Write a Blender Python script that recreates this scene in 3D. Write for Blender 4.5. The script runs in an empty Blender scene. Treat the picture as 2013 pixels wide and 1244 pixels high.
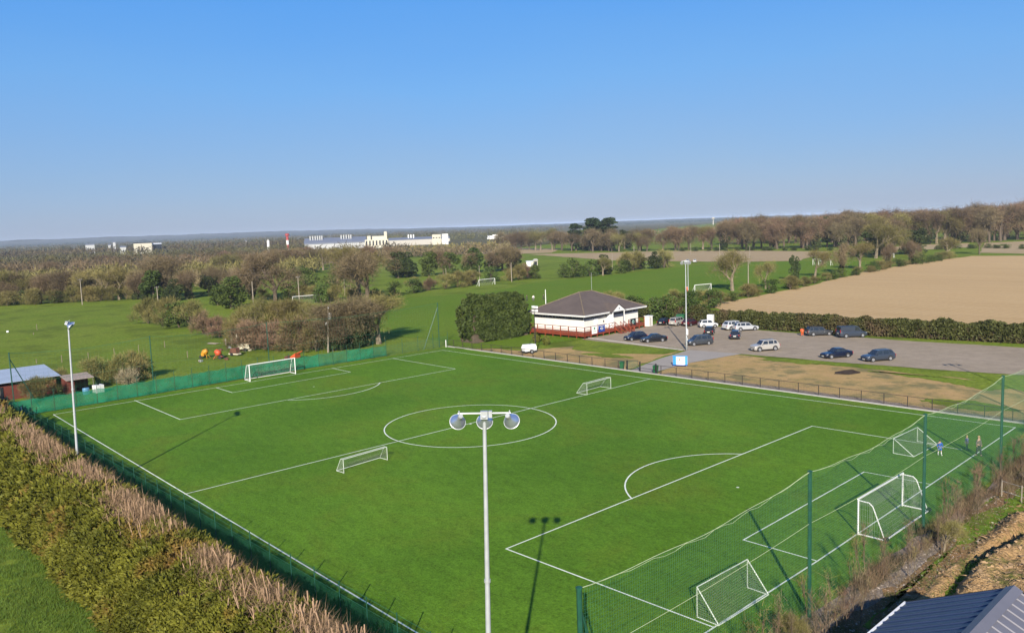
import bpy, bmesh, math, random
import numpy as np
from mathutils import Vector, Matrix, noise
from math import sin, cos, tan, pi, radians as R, atan2, hypot

SC = bpy.context.scene
COL = SC.collection
rnd = random.Random(7)

# ------------------------------------------------------------------ camera
PW, PH, FPX = 2013.0, 1244.0, 1591.632
CAM = Vector((-22.782, 86.926, 21.343))
YAW, PITCH, ROLL = -0.749, 0.112, -0.037
_f = Vector((cos(YAW)*cos(PITCH), sin(YAW)*cos(PITCH), -sin(PITCH)))
_r = Vector((sin(YAW), -cos(YAW), 0)); _u = _r.cross(_f)
RT = cos(ROLL)*_r + sin(ROLL)*_u
UP = -sin(ROLL)*_r + cos(ROLL)*_u
cd = bpy.data.cameras.new("camera"); cam = bpy.data.objects.new("camera", cd); COL.objects.link(cam)
cam.matrix_world = Matrix.Translation(CAM) @ Matrix((RT, UP, -_f)).transposed().to_4x4()
cd.sensor_width = 36.0; cd.lens = FPX*36.0/PW; cd.clip_start = 0.1; cd.clip_end = 40000
SC.camera = cam

# ------------------------------------------------------------------ sky, sun, exposure
SUN_AZ, SUN_EL = 131.7, 26.0
w = bpy.data.worlds.new("World"); SC.world = w; w.use_nodes = True
nt = w.node_tree; nt.nodes.clear()
sky = nt.nodes.new("ShaderNodeTexSky"); sky.sky_type = 'NISHITA'; sky.sun_disc = False
sky.sun_elevation = R(SUN_EL); sky.sun_rotation = R(90-SUN_AZ)
sky.altitude = 0; sky.air_density = 1.0; sky.dust_density = 0.35; sky.ozone_density = 2.6
bg = nt.nodes.new("ShaderNodeBackground"); bg.inputs[1].default_value = 0.1
ow = nt.nodes.new("ShaderNodeOutputWorld")
# clear spring sky: the physical sky toned towards the even blue of the day
tc_ = nt.nodes.new("ShaderNodeTexCoord"); sx_ = nt.nodes.new("ShaderNodeSeparateXYZ"); nt.links.new(tc_.outputs["Generated"], sx_.inputs[0])
nz_ = nt.nodes.new("ShaderNodeTexNoise"); nz_.inputs["Scale"].default_value = 2.2; nz_.inputs["Detail"].default_value = 5
mp_ = nt.nodes.new("ShaderNodeMapping"); mp_.inputs["Scale"].default_value = (1, 1, 3.5); nt.links.new(tc_.outputs["Generated"], mp_.inputs[0]); nt.links.new(mp_.outputs[0], nz_.inputs["Vector"])
ma_ = nt.nodes.new("ShaderNodeMath"); ma_.operation = 'MULTIPLY_ADD'; nt.links.new(nz_.outputs[0], ma_.inputs[0]); ma_.inputs[1].default_value = .09; nt.links.new(sx_.outputs["Z"], ma_.inputs[2])
mb_ = nt.nodes.new("ShaderNodeMath"); mb_.operation = 'SUBTRACT'; nt.links.new(ma_.outputs[0], mb_.inputs[0]); mb_.inputs[1].default_value = .045
cr_ = nt.nodes.new("ShaderNodeValToRGB"); nt.links.new(mb_.outputs[0], cr_.inputs[0]); el = cr_.color_ramp.elements
el[0].position = 0.0; el[0].color = (.235, .320, .520, 1); el[1].position = 1.0; el[1].color = (.030, .130, .460, 1)
for p_, c_ in ((.07, (.188, .332, .600)), (.17, (.122, .350, .745)), (.29, (.058, .300, .80)), (.5, (.045, .200, .62))):
    q_ = el.new(p_); q_.color = (*c_, 1)
sc__ = nt.nodes.new("ShaderNodeVectorMath"); sc__.operation = 'SCALE'; sc__.inputs["Scale"].default_value = 5.15; nt.links.new(cr_.outputs[0], sc__.inputs[0])
mx_ = nt.nodes.new("ShaderNodeMix"); mx_.data_type = 'RGBA'; mx_.inputs[0].default_value = .88
nt.links.new(sky.outputs[0], mx_.inputs[6]); nt.links.new(sc__.outputs[0], mx_.inputs[7])
nt.links.new(mx_.outputs[2], bg.inputs[0]); nt.links.new(bg.outputs[0], ow.inputs[0])
sl = bpy.data.lights.new("sun", 'SUN'); sl.energy = 5.0; sl.angle = R(0.5); sl.color = (1.0, 0.92, 0.79)
sun = bpy.data.objects.new("sun", sl); COL.objects.link(sun)
_sd = Vector((cos(R(SUN_AZ))*cos(R(SUN_EL)), sin(R(SUN_AZ))*cos(R(SUN_EL)), sin(R(SUN_EL))))
sun.rotation_euler = _sd.to_track_quat('Z', 'Y').to_euler()
SC.view_settings.view_transform = 'Standard'; SC.view_settings.look = 'None'
SC.view_settings.exposure = 1.02; SC.view_settings.gamma = 1.0
try: SC.view_settings.use_curve_mapping = False
except Exception: pass
SC.cycles.max_bounces = 6; SC.cycles.transparent_max_bounces = 24; SC.cycles.volume_bounces = 1
SC.cycles.diffuse_bounces = 2; SC.cycles.glossy_bounces = 2

# ------------------------------------------------------------------ helpers
def ray(u, v): return _f*FPX + RT*(u-PW/2) - UP*(v-PH/2)
def G(u, v, z=0.0):
    """where the line of sight through a point of the photograph meets height z"""
    d = ray(u, v); return CAM + d*((z-CAM.z)/d.z)
def AT(u, v, dist):
    """the point seen there at that horizontal distance"""
    d = ray(u, v); return CAM + d*(dist/hypot(d.x, d.y))

def tag(o, label=None, cat=None, group=None, kind=None):
    if label: o["label"] = label
    if cat: o["category"] = cat
    if group: o["group"] = group
    if kind: o["kind"] = kind
    return o

def empty(name, loc, rz=0.0, label=None, cat=None, group=None):
    o = bpy.data.objects.new(name, None); COL.objects.link(o)
    o.location = loc; o.rotation_euler = (0, 0, rz); o.empty_display_size = .2
    return tag(o, label, cat, group)

def rotm(d):
    return Vector(d).normalized().to_track_quat('Z', 'Y').to_matrix()

class MB:
    def __init__(s): s.v = []; s.f = []; s.smooth = False
    def add(s, vs, fs):
        n = len(s.v); s.v += [tuple(v) for v in vs]; s.f += [tuple(i+n for i in f) for f in fs]; return s
    def box(s, c, d, rz=0.0, taper=1.0):
        x, y, z = d[0]/2, d[1]/2, d[2]/2; cr, sr = cos(rz), sin(rz); vs = []
        for k, (a, b, e) in enumerate(((-1,-1,-1),(1,-1,-1),(1,1,-1),(-1,1,-1),(-1,-1,1),(1,-1,1),(1,1,1),(-1,1,1))):
            t = taper if e > 0 else 1.0
            X, Y = a*x*t, b*y*t
            vs.append((c[0]+X*cr-Y*sr, c[1]+X*sr+Y*cr, c[2]+e*z))
        return s.add(vs, ((0,3,2,1),(4,5,6,7),(0,1,5,4),(1,2,6,5),(2,3,7,6),(3,0,4,7)))
    def tube(s, a, b, r, r2=None, n=6, cap=True):
        a, b = Vector(a), Vector(b)
        if (b-a).length < 1e-6: return s
        m = rotm(b-a); r2 = r if r2 is None else r2; vs = []
        for p, q in ((a, r), (b, r2)):
            for i in range(n):
                t = 2*pi*i/n; vs.append(p + m @ Vector((cos(t)*q, sin(t)*q, 0)))
        fs = [(i, (i+1) % n, n+(i+1) % n, n+i) for i in range(n)]
        if cap: fs += [tuple(range(n-1, -1, -1)), tuple(range(n, 2*n))]
        return s.add(vs, fs)
    def path(s, pts, r, n=6):
        for a, b in zip(pts[:-1], pts[1:]): s.tube(a, b, r, n=n)
        return s
    def lathe(s, prof, n=16, m=None, cap=True):
        """prof: (radius, height) list about z, m: 4x4"""
        vs = []; fs = []
        for r, h in prof:
            for i in range(n):
                t = 2*pi*i/n; p = Vector((cos(t)*r, sin(t)*r, h)); vs.append(m @ p if m else p)
        for k in range(len(prof)-1):
            for i in range(n):
                fs.append((k*n+i, k*n+(i+1) % n, (k+1)*n+(i+1) % n, (k+1)*n+i))
        if cap: fs += [tuple(range(n-1, -1, -1)), tuple(range((len(prof)-1)*n, len(prof)*n))]
        return s.add(vs, fs)
    def loft(s, rings, cap=True, closed=True):
        n = len(rings[0]); vs = [p for r in rings for p in r]; fs = []
        for k in range(len(rings)-1):
            for i in range(n if closed else n-1):
                fs.append((k*n+i, k*n+(i+1) % n, (k+1)*n+(i+1) % n, (k+1)*n+i))
        if cap: fs += [tuple(range(n-1, -1, -1)), tuple(range((len(rings)-1)*n, len(rings)*n))]
        return s.add(vs, fs)
    def prism(s, pts, d):
        """pts: planar loop of 3D points, d: offset vector"""
        d = Vector(d); n = len(pts); a = [Vector(p) for p in pts]; b = [p+d for p in a]
        return s.add(a+b, [tuple(range(n-1, -1, -1)), tuple(range(n, 2*n))]+[(i, (i+1) % n, n+(i+1) % n, n+i) for i in range(n)])
    def ball(s, c, r, n=8, sq=(1, 1, 1)):
        pr = [(sin(pi*k/(n//2+1))*1.0, -cos(pi*k/(n//2+1))) for k in range(1, n//2+1)]
        m = Matrix.Translation(c) @ Matrix.Diagonal((r*sq[0], r*sq[1], r*sq[2], 1))
        return s.lathe(pr, n, m)
    def mesh(s, name, mat=None, smooth=None):
        me = bpy.data.meshes.new(name); me.from_pydata(s.v, [], s.f)
        if mat: me.materials.append(mat)
        if smooth or s.smooth: me.polygons.foreach_set("use_smooth", [True]*len(me.polygons))
        me.update(); return me
    def build(s, name, mat, parent=None, smooth=False):
        return link(name, s.mesh(name, mat, smooth), parent)

def link(name, me, parent=None, loc=None):
    o = bpy.data.objects.new(name, me); COL.objects.link(o)
    if parent: o.parent = parent
    if loc is not None: o.location = loc
    return o

def children(o): return [c for c in bpy.data.objects if c.parent == o]
KIDS = {}
def kids(o):
    if o.name not in KIDS: KIDS[o.name] = children(o)
    return KIDS[o.name]
def copy_tree(o, parent=None):
    c = o.copy(); COL.objects.link(c)
    if parent: c.parent = parent
    for ch in kids(o): copy_tree(ch, c)
    return c

def np_mesh(name, V, nper, mat, rndattr=None, smooth=False):
    """V (F*nper,3): every face has its own nper corners"""
    V = np.asarray(V, dtype=np.float32).reshape(-1, 3); F = len(V)//nper
    me = bpy.data.meshes.new(name)
    me.vertices.add(len(V)); me.vertices.foreach_set("co", V.ravel())
    me.loops.add(F*nper); me.loops.foreach_set("vertex_index", np.arange(F*nper, dtype=np.int32))
    me.polygons.add(F); me.polygons.foreach_set("loop_start", np.arange(0, F*nper, nper, dtype=np.int32))
    try: me.polygons.foreach_set("loop_total", np.full(F, nper, dtype=np.int32))
    except Exception: pass
    if rndattr is not None:
        a = me.attributes.new("rnd", 'FLOAT', 'FACE'); a.data.foreach_set("value", np.asarray(rndattr, dtype=np.float32))
    me.materials.append(mat); me.update(calc_edges=True)
    return me

# ------------------------------------------------------------------ materials
KF, KG, KS = .63, .62, .76   # overall reflectance of leaves, ground and painted things
def kk_(c, k): return tuple(x*k for x in c)
MATS = {}
def nodes_of(name):
    m = bpy.data.materials.new(name); m.use_nodes = True; n = m.node_tree; n.nodes.clear()
    out = n.nodes.new("ShaderNodeOutputMaterial"); b = n.nodes.new("ShaderNodeBsdfPrincipled")
    n.links.new(b.outputs[0], out.inputs[0]); return m, n, b, out

def mixc(n, fac, a, b):
    x = n.nodes.new("ShaderNodeMix"); x.data_type = 'RGBA'
    if isinstance(fac, (int, float)): x.inputs[0].default_value = fac
    else: n.links.new(fac, x.inputs[0])
    for i, c in ((6, a), (7, b)):
        if isinstance(c, tuple): x.inputs[i].default_value = (*c, 1)
        else: n.links.new(c, x.inputs[i])
    return x.outputs[2]
def tex(n, scale, detail=4, rough=.55, vec=None, dist=0.0):
    t = n.nodes.new("ShaderNodeTexNoise"); t.inputs["Scale"].default_value = scale
    t.inputs["Detail"].default_value = detail; t.inputs["Roughness"].default_value = rough
    t.inputs["Distortion"].default_value = dist
    if vec: n.links.new(vec, t.inputs["Vector"])
    return t.outputs[0]
def ramp(n, src, lo, hi, a=0.0, b=1.0):
    t = n.nodes.new("ShaderNodeMapRange"); n.links.new(src, t.inputs[0])
    for i, v in zip((1, 2, 3, 4), (lo, hi, a, b)): t.inputs[i].default_value = v
    t.clamp = True
    return t.outputs[0]
def coord(n, kind="Object"):
    t = n.nodes.new("ShaderNodeTexCoord"); return t.outputs[kind]
def geo_pos(n): return n.nodes.new("ShaderNodeNewGeometry").outputs["Position"]
def mapping(n, vec, sc=(1,1,1), rot=(0,0,0)):
    t = n.nodes.new("ShaderNodeMapping"); n.links.new(vec, t.inputs[0])
    t.inputs["Scale"].default_value = sc; t.inputs["Rotation"].default_value = rot; return t.outputs[0]
def bump(n, b, h, strength=.5, dist=.05):
    t = n.nodes.new("ShaderNodeBump"); t.inputs["Strength"].default_value = strength; t.inputs["Distance"].default_value = dist
    n.links.new(h, t.inputs["Height"]); n.links.new(t.outputs[0], b.inputs["Normal"])

def solid(name, c, rough=.7, metal=0.0, var=.15, scale=3.0, spec=.4, coat=0.0):
    """a plain painted or bare surface with soft mottling and a little wear"""
    if name in MATS: return MATS[name]
    c = kk_(c, KS); m, n, b, out = nodes_of(name)
    f = tex(n, scale, 5, .6, coord(n)); f = ramp(n, f, .3, .7)
    n.links.new(mixc(n, f, tuple(x*(1-var) for x in c), tuple(min(1, x*(1+var)) for x in c)), b.inputs["Base Color"])
    b.inputs["Roughness"].default_value = rough; b.inputs["Metallic"].default_value = metal
    b.inputs["Specular IOR Level"].default_value = spec; b.inputs["Coat Weight"].default_value = coat
    b.inputs["Coat Roughness"].default_value = .06
    MATS[name] = m; return m

def leafmat(name, a, b2, dead=None, clump=.5, rough=.65, objrand=.25, deadfac=(.62, .8), trans=.0):
    """foliage: each leaf or twig its own tone, clumps of a second tone, patches of dead brown"""
    if name in MATS: return MATS[name]
    a, b2 = kk_(a, KF), kk_(b2, KF); dead = kk_(dead, KF) if dead else None
    m, n, b, out = nodes_of(name)
    at = n.nodes.new("ShaderNodeAttribute"); at.attribute_name = "rnd"
    oi = n.nodes.new("ShaderNodeObjectInfo")
    P = geo_pos(n)
    c1 = mixc(n, at.outputs["Fac"], a, b2)
    cl = ramp(n, tex(n, clump, 3, .6, P), .35, .65)
    c2 = mixc(n, cl, tuple(x*.72 for x in a), tuple(min(1, x*1.25) for x in b2))
    c = mixc(n, .45, c1, c2)
    if dead:
        d = ramp(n, tex(n, clump*.6, 4, .65, P), *deadfac)
        c = mixc(n, d, c, dead)
    hs = n.nodes.new("ShaderNodeHueSaturation")
    n.links.new(c, hs.inputs["Color"])
    n.links.new(ramp(n, oi.outputs["Random"], 0, 1, 1-objrand, 1+objrand), hs.inputs["Value"])
    mu = n.nodes.new("ShaderNodeMath"); mu.operation = 'MULTIPLY_ADD'; n.links.new(oi.outputs["Random"], mu.inputs[0]); mu.inputs[1].default_value = 17.3; mu.inputs[2].default_value = 0
    fr = n.nodes.new("ShaderNodeMath"); fr.operation = 'FRACT'; n.links.new(mu.outputs[0], fr.inputs[0])
    n.links.new(ramp(n, fr.outputs[0], 0, 1, .485, .515), hs.inputs["Hue"])
    n.links.new(hs.outputs[0], b.inputs["Base Color"])
    b.inputs["Roughness"].default_value = rough; b.inputs["Specular IOR Level"].default_value = .12
    MATS[name] = m; return m

def groundmat(name, cols, big=.02, mid=.25, fine=6.0, bstr=.5, bdist=.05, stretch=None, rough=.95, fine_amt=.35):
    """ground cover: cols = three or four tones mixed at field, metre and tuft scale"""
    if name in MATS: return MATS[name]
    cols = [kk_(c, KG) for c in cols]; m, n, b, out = nodes_of(name)
    P = geo_pos(n)
    if stretch: P2 = mapping(n, P, stretch[0], (0, 0, stretch[1]))
    else: P2 = P
    f1 = ramp(n, tex(n, big, 5, .6, P2), .36, .64); f2 = ramp(n, tex(n, mid, 5, .65, P2), .38, .66)
    f3 = ramp(n, tex(n, fine, 3, .7, P), .3, .72)
    c = mixc(n, f1, cols[0], cols[1])
    k = n.nodes.new("ShaderNodeMath"); k.operation = 'MULTIPLY'; n.links.new(f2, k.inputs[0]); k.inputs[1].default_value = .55
    c = mixc(n, k.outputs[0], c, cols[2])
    v = n.nodes.new("ShaderNodeHueSaturation"); n.links.new(c, v.inputs["Color"])
    n.links.new(ramp(n, f3, 0, 1, 1-fine_amt, 1+fine_amt), v.inputs["Value"])
    c = v.outputs[0]
    if len(cols) > 3:
        d = ramp(n, tex(n, mid*.45, 6, .7, P2), .5, .60); c = mixc(n, d, c, cols[3])
    n.links.new(c, b.inputs["Base Color"]); b.inputs["Roughness"].default_value = rough
    b.inputs["Specular IOR Level"].default_value = .04
    if bstr: bump(n, b, f3, bstr, bdist)
    MATS[name] = m; return m

def netmat(name, c, cover, rough=.7):
    """woven shade cloth: light passes between the threads, unevenly where it has slackened"""
    if name in MATS: return MATS[name]
    m, n, b, out = nodes_of(name)
    P = geo_pos(n)
    f = ramp(n, tex(n, 1.1, 4, .6, P), .3, .7, cover-.1, cover+.1)
    n.links.new(mixc(n, ramp(n, tex(n, .5, 4, .6, P), .35, .65), tuple(x*.8 for x in c), tuple(min(1, x*1.2) for x in c)), b.inputs["Base Color"])
    b.inputs["Roughness"].default_value = rough; b.inputs["Specular IOR Level"].default_value = .2
    tr = n.nodes.new("ShaderNodeBsdfTransparent"); tl = n.nodes.new("ShaderNodeBsdfTranslucent"); tl.inputs[0].default_value = (*c, 1)
    m1 = n.nodes.new("ShaderNodeMixShader"); m1.inputs[0].default_value = .3
    n.links.new(b.outputs[0], m1.inputs[1]); n.links.new(tl.outputs[0], m1.inputs[2])
    m2 = n.nodes.new("ShaderNodeMixShader"); n.links.new(f, m2.inputs[0])
    n.links.new(tr.outputs[0], m2.inputs[1]); n.links.new(m1.outputs[0], m2.inputs[2]); n.links.new(m2.outputs[0], out.inputs[0])
    MATS[name] = m; return m

M_WHITE = solid("white_paint", (.78, .78, .76), .45, var=.06)
M_LINE = solid("line_fibre", (.74, .78, .66), .85, var=.12, scale=1.5)
M_GALV = solid("galvanised_steel", (.42, .44, .45), .42, .25, var=.12)
M_GREENPOST = solid("green_post_paint", (.012, .07, .045), .45, var=.2)
M_MESHWIRE = solid("green_mesh_wire", (.03, .14, .07), .5)
M_CORD = solid("pale_cord", (.40, .46, .28), .8)
M_BLACKRAIL = solid("dark_rail_paint", (.045, .035, .03), .5, var=.3)
M_DARK = solid("black_rubber", (.015, .015, .016), .75, var=.2)
M_CONC = solid("concrete", (.42, .40, .36), .9, var=.15, scale=2)
M_WOOD = solid("weathered_pole_wood", (.27, .23, .18), .85, var=.2)
M_NET = solid("net_cord_white", (.5, .5, .48), .8)
M_NETG = solid("net_cord_grey", (.30, .33, .29), .8)
M_GLASS = solid("car_glass", (.02, .025, .03), .08, var=.1, spec=.8)
# ------------------------------------------------------------------ the ground and its sheets
M_TURF = None
def turf():
    m, n, b, out = nodes_of("artificial_turf"); P = geo_pos(n)
    f1 = ramp(n, tex(n, .045, 4, .55, P), .38, .62)
    c = mixc(n, f1, (.060, .128, .0090), (.081, .160, .0120))
    wear = ramp(n, tex(n, .09, 6, .68, P, .6), .50, .74, 0, .55)
    c = mixc(n, wear, c, (.105, .120, .012))
    st = ramp(n, tex(n, 1.1, 5, .7, mapping(n, P, (.45, 1, 1), (0, 0, .5))), .35, .68)
    hs = n.nodes.new("ShaderNodeHueSaturation"); n.links.new(c, hs.inputs["Color"])
    fi = ramp(n, tex(n, 7, 3, .75, P), .3, .7)
    m0 = n.nodes.new("ShaderNodeMath"); m0.operation = 'ADD'; n.links.new(ramp(n, st, 0, 1, .86, 1.12), m0.inputs[0]); n.links.new(ramp(n, tex(n, 3.0, 2, .6, P), .3, .7, -.17, .17), m0.inputs[1])
    mm = n.nodes.new("ShaderNodeMath"); mm.operation = 'ADD'; n.links.new(m0.outputs[0], mm.inputs[0]); n.links.new(ramp(n, fi, 0, 1, -.30, .30), mm.inputs[1])
    n.links.new(mm.outputs[0], hs.inputs["Value"])
    n.links.new(hs.outputs[0], b.inputs["Base Color"]); b.inputs["Roughness"].default_value = .75
    b.inputs["Specular IOR Level"].default_value = .05; bump(n, b, fi, .5, .03)
    return m
M_TURF = turf()
M_MEADOW = groundmat("meadow_grass", [(.145, .225, .022), (.195, .262, .030), (.23, .265, .042), (.125, .17, .022)], .018, .16, 1.6)
M_SPORT = groundmat("mown_field_grass", [(.115, .205, .016), (.140, .230, .020), (.165, .225, .026)], .012, .08, 2.0, .2)
M_TILTH = groundmat("bare_tilled_soil", [(.62, .43, .215), (.55, .375, .185), (.66, .47, .25)], .012, .14, 1.2, .3, stretch=((.25, 1.6, 1), .95), fine_amt=.10)
M_TILTH2 = groundmat("pale_stubble_soil", [(.46, .35, .20), (.41, .30, .17), (.50, .39, .24)], .01, .06, .6, .2, fine_amt=.1)
M_TARMAC = groundmat("worn_tarmac", [(.38, .31, .225), (.44, .36, .27), (.29, .235, .175)], .07, .5, 9, .3, .01, fine_amt=.16)
M_PATH = groundmat("pale_concrete_path", [(.40, .36, .32), (.44, .40, .35), (.36, .33, .29)], .3, 1.2, 12, .2, .01, fine_amt=.08)
M_DIRT = groundmat("dry_trodden_earth", [(.60, .40, .18), (.52, .34, .15), (.32, .27, .09), (.26, .22, .10)], .10, .35, 5, .6, .05, fine_amt=.18)
M_SUBSOIL = groundmat("turned_brown_soil", [(.34, .20, .10), (.42, .26, .13), (.25, .165, .08), (.15, .14, .045)], .3, .8, 5, 1, .12, fine_amt=.3)
M_CHIP = groundmat("pink_grey_chippings", [(.33, .27, .22), (.38, .31, .25), (.24, .20, .15)], .3, 1.5, 6, 1, .08, fine_amt=.3)
M_FARLAND = groundmat("far_farmland", [(.12, .10, .05), (.10, .115, .035), (.18, .145, .08)], .004, .02, .4, .2)

def furrows(m):
    n = m.node_tree; b = [x for x in n.nodes if x.type == 'BSDF_PRINCIPLED'][0]; P = geo_pos(n)
    w_ = n.nodes.new("ShaderNodeTexWave"); w_.inputs["Scale"].default_value = .16; w_.inputs["Distortion"].default_value = 1.2; w_.inputs["Detail"].default_value = 2; w_.inputs["Detail Scale"].default_value = .6
    n.links.new(mapping(n, P, (1, 1, 1), (0, 0, R(-62))), w_.inputs[0]); src = b.inputs["Base Color"].links[0].from_socket
    hs = n.nodes.new("ShaderNodeHueSaturation"); n.links.new(src, hs.inputs["Color"]); n.links.new(ramp(n, w_.outputs[1], 0, 1, .91, 1.06), hs.inputs["Value"]); n.links.new(hs.outputs[0], b.inputs["Base Color"])
furrows(M_TILTH)
def ground():
    # one sheet, fine cells near, coarse cells out to the horizon
    rs = [0, 30, 60, 100, 150, 220, 320, 450, 650, 900, 1300, 1900, 2800, 4200, 6500, 9800]; na = 72
    V = [(CAM.x, CAM.y, 0)]; F = []
    for r in rs[1:]:
        for i in range(na):
            t = 2*pi*i/na; V.append((CAM.x+r*cos(t), CAM.y+r*sin(t), 0))
    for i in range(na): F.append((0, 1+i, 1+(i+1) % na))
    for k in range(len(rs)-2):
        for i in range(na):
            a = 1+k*na; b = a+na; F.append((a+i, b+i, b+(i+1) % na, a+(i+1) % na))
    m = MB(); m.add(V, F); o = m.build("ground", M_MEADOW); o["kind"] = "structure"
ground()

def clean2(p): return (p[0], p[1])
def patch(name, pts, z, mat, jit=0.0, step=2.0, parent=None, kind="structure", seed=1):
    """a flat sheet with a natural edge. pts: ground points"""
    rr = random.Random(seed); P = []
    n = len(pts)
    for i in range(n):
        a, b = Vector(pts[i][:2]), Vector(pts[(i+1) % n][:2])
        k = max(1, int((b-a).length/step)) if jit else 1; k = min(k, 160)
        nn = Vector((-(b-a).y, (b-a).x)); nn = nn.normalized() if nn.length > 0 else nn
        for j in range(k):
            q = a.lerp(b, j/k)
            if jit: q = q + nn*(noise.noise(Vector((q.x*.11, q.y*.11, seed)))*jit*1.6 + (rr.random()-.5)*jit)
            P.append((q.x, q.y, z))
    bm = bmesh.new(); vs = [bm.verts.new(p) for p in P]
    f = bm.faces.new(vs); f.normal_update()
    if f.normal.z < 0: f.normal_flip()
    bmesh.ops.triangulate(bm, faces=bm.faces[:], ngon_method='EAR_CLIP')
    me = bpy.data.meshes.new(name); bm.to_mesh(me); bm.free(); me.materials.append(mat)
    o = link(name, me, parent)
    if not parent: o["kind"] = kind
    return o
def px(*a): return [G(u, v) for u, v in a]

# mown playing field beyond the club, brown and tan farmland
patch("playing_field", px((742, 590), (960, 575), (1050, 556), (1190, 542), (1345, 524), (1480, 516), (1640, 512), (1760, 516), (1640, 548), (1560, 566), (1470, 582), (1400, 594), (1280, 640), (1140, 668), (1000, 684), (905, 686), (860, 672), (770, 660)), .06, M_SPORT, 1.0, 6, seed=3)
patch("tilled_field", [G(1380, 601), G(1480, 584), G(1600, 560), G(1705, 534), G(1800, 518), G(1905, 504), Vector((103, -314, 0)), Vector((60, -318, 0)), Vector((-120, -330, 0)), Vector((-170, -90, 0)), Vector((-60, -78, 0)), Vector((20, -62, 0)), Vector((50, -62, 0)), Vector((74, -72, 0))], .05, M_TILTH, .8, 5, seed=4)
patch("far_tilled_field", [G(1928, 497), G(1935, 478), G(2013, 474), Vector((20, -520, 0)), Vector((-60, -520, 0)), Vector((-60, -345, 0)), G(2013, 499)], .06, M_TILTH2, 1, 8, seed=5)
patch("far_tilled_field", px((1700, 492), (1790, 482), (1905, 478), (1912, 486), (1800, 492)), .06, M_TILTH2, 1, 8, seed=6)
patch("brown_stubble_field", px((1040, 500), (1345, 493), (1500, 493), (1628, 495), (1570, 513), (1450, 515), (1338, 514), (1200, 512)), .06, M_TILTH2, 1, 8, seed=7)
patch("brown_stubble_field", px((790, 494), (900, 489), (1000, 488), (1100, 489), (1085, 497), (1000, 500), (860, 500)), .08, M_TILTH2, 1, 8, seed=8)
patch("pale_strip_field", px((-60, 546), (60, 541), (70, 546), (-60, 554)), .06, M_TILTH2, 1, 8, seed=9)
patch("pale_strip_field", px((150, 534), (300, 528), (520, 519), (700, 512), (690, 516), (500, 526), (300, 536), (150, 542)), .06, M_TILTH2, 1, 8, seed=10)
patch("hill_pasture", px((1590, 512), (1760, 500), (1900, 496), (1800, 515), (1700, 530)), .04, M_MEADOW, 1, 8, seed=11)
patch("farmland", [AT(-200, 480, 640), AT(300, 480, 600), AT(900, 480, 640), AT(1100, 480, 900), AT(1300, 480, 2000), AT(1500, 480, 7000), AT(1000, 480, 9000), AT(500, 480, 9000), AT(0, 480, 9000), AT(-400, 480, 9000), AT(-400, 480, 900)], .5, M_FARLAND, seed=12)

# artificial pitch with its lines as sheets just above the turf
pitch = patch("football_pitch_turf", [(-2.6, -2.75), (91.2, -2.75), (91.2, 65.4), (-2.6, 65.4)], .03, M_TURF)
ZL = .034
def strip(name, a, b, wd=.12, z=ZL, parent=None):
    a, b = Vector((a[0], a[1], 0)), Vector((b[0], b[1], 0)); d = (b-a).normalized(); nn = Vector((-d.y, d.x, 0))*wd/2; d = d*wd/2
    m = MB(); k = max(1, int((b-a).length/12)); vs = []; fs = []
    for i in range(k+1):
        p = (a-d).lerp(b+d, i/k); vs += [(p.x-nn.x, p.y-nn.y, z), (p.x+nn.x, p.y+nn.y, z)]
        if i: fs.append((2*i-2, 2*i, 2*i+1, 2*i-1))
    m.add(vs, fs); return m.build(name, M_LINE, parent or pitch)
_lz = [0]
def ln(name, *p, wd=.105):
    q = [G(*x) if len(x) == 2 else Vector(x) for x in p]
    for a, b in zip(q[:-1], q[1:]):
        _lz[0] += 1; strip(name, a, b, wd, ZL + (_lz[0] % 3)*.004)
CA, CB, CC, CD = (1996, 840.5), (870.6, 688.5), (105, 815), None
nearend = G(840, 1244); d_ = (G(498, 1051)-G(364, 971.4)).normalized()
far_l = G(105, 815); far_r = G(*CB); near_r = G(*CA)
tl = (G(498, 1051)-far_l).normalized(); near_l = far_l + tl*(far_l.x/(-tl.x)) if tl.x < 0 else far_l
ln("touchline", tuple(far_l), (31.25, 62.78, 0), tuple(near_l))
ln("touchline", tuple(far_r), (*G(1278, 745)[:2], 0), tuple(near_r))
ln("goal_line", tuple(far_l), tuple(far_r))
ln("goal_line", tuple(near_r), (*G(1606.7, 1103)[:2], 0), tuple(near_l))
ln("halfway_line", (364, 971.4), (1278, 745))
ln("penalty_area_line", (264.7, 787), (354.4, 824.8), (895, 725.4), (771.7, 704.7))
ln("goal_area_line", (424.8, 762), (456.6, 771.9), (688.7, 731.6), (652.8, 724))
ln("penalty_area_line", (*G(1340, 1195)[:2], 0) and tuple(G(995, 1079) + (G(1368, 1220)-G(995, 1079)).normalized()*15.8), tuple(G(995, 1079)), tuple(G(1596.5, 837.9)), tuple(G(1890, 884)))
ln("goal_area_line", (1606.7, 1103), (1461.6, 1061.5), (1698.6, 928), (1830, 952.5))
def arc(name, c, r, a0, a1, n=48, wd=.12, ry=None):
    ry = ry or r; m = MB(); vs = []; fs = []
    for i in range(n+1):
        t = a0+(a1-a0)*i/n
        for q in (-wd/2, wd/2): vs.append((c[0]+(r+q)*cos(t), c[1]+(ry+q)*sin(t), ZL+.008))
        if i: fs.append((2*i-2, 2*i-1, 2*i+1, 2*i))
    m.add(vs, fs); return m.build(name, M_LINE, pitch)
CC0 = (G(924, 838))  # refined from the four extreme points of the circle
cx = sum(G(*p).x for p in ((1047, 803.8), (785, 868)))/2; cy = sum(G(*p).y for p in ((1047, 803.8), (785, 868)))/2
rad = (G(1047, 803.8)-G(785, 868)).length/2
arc("centre_circle", (cx, cy), rad, 0, 2*pi, 96)
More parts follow.
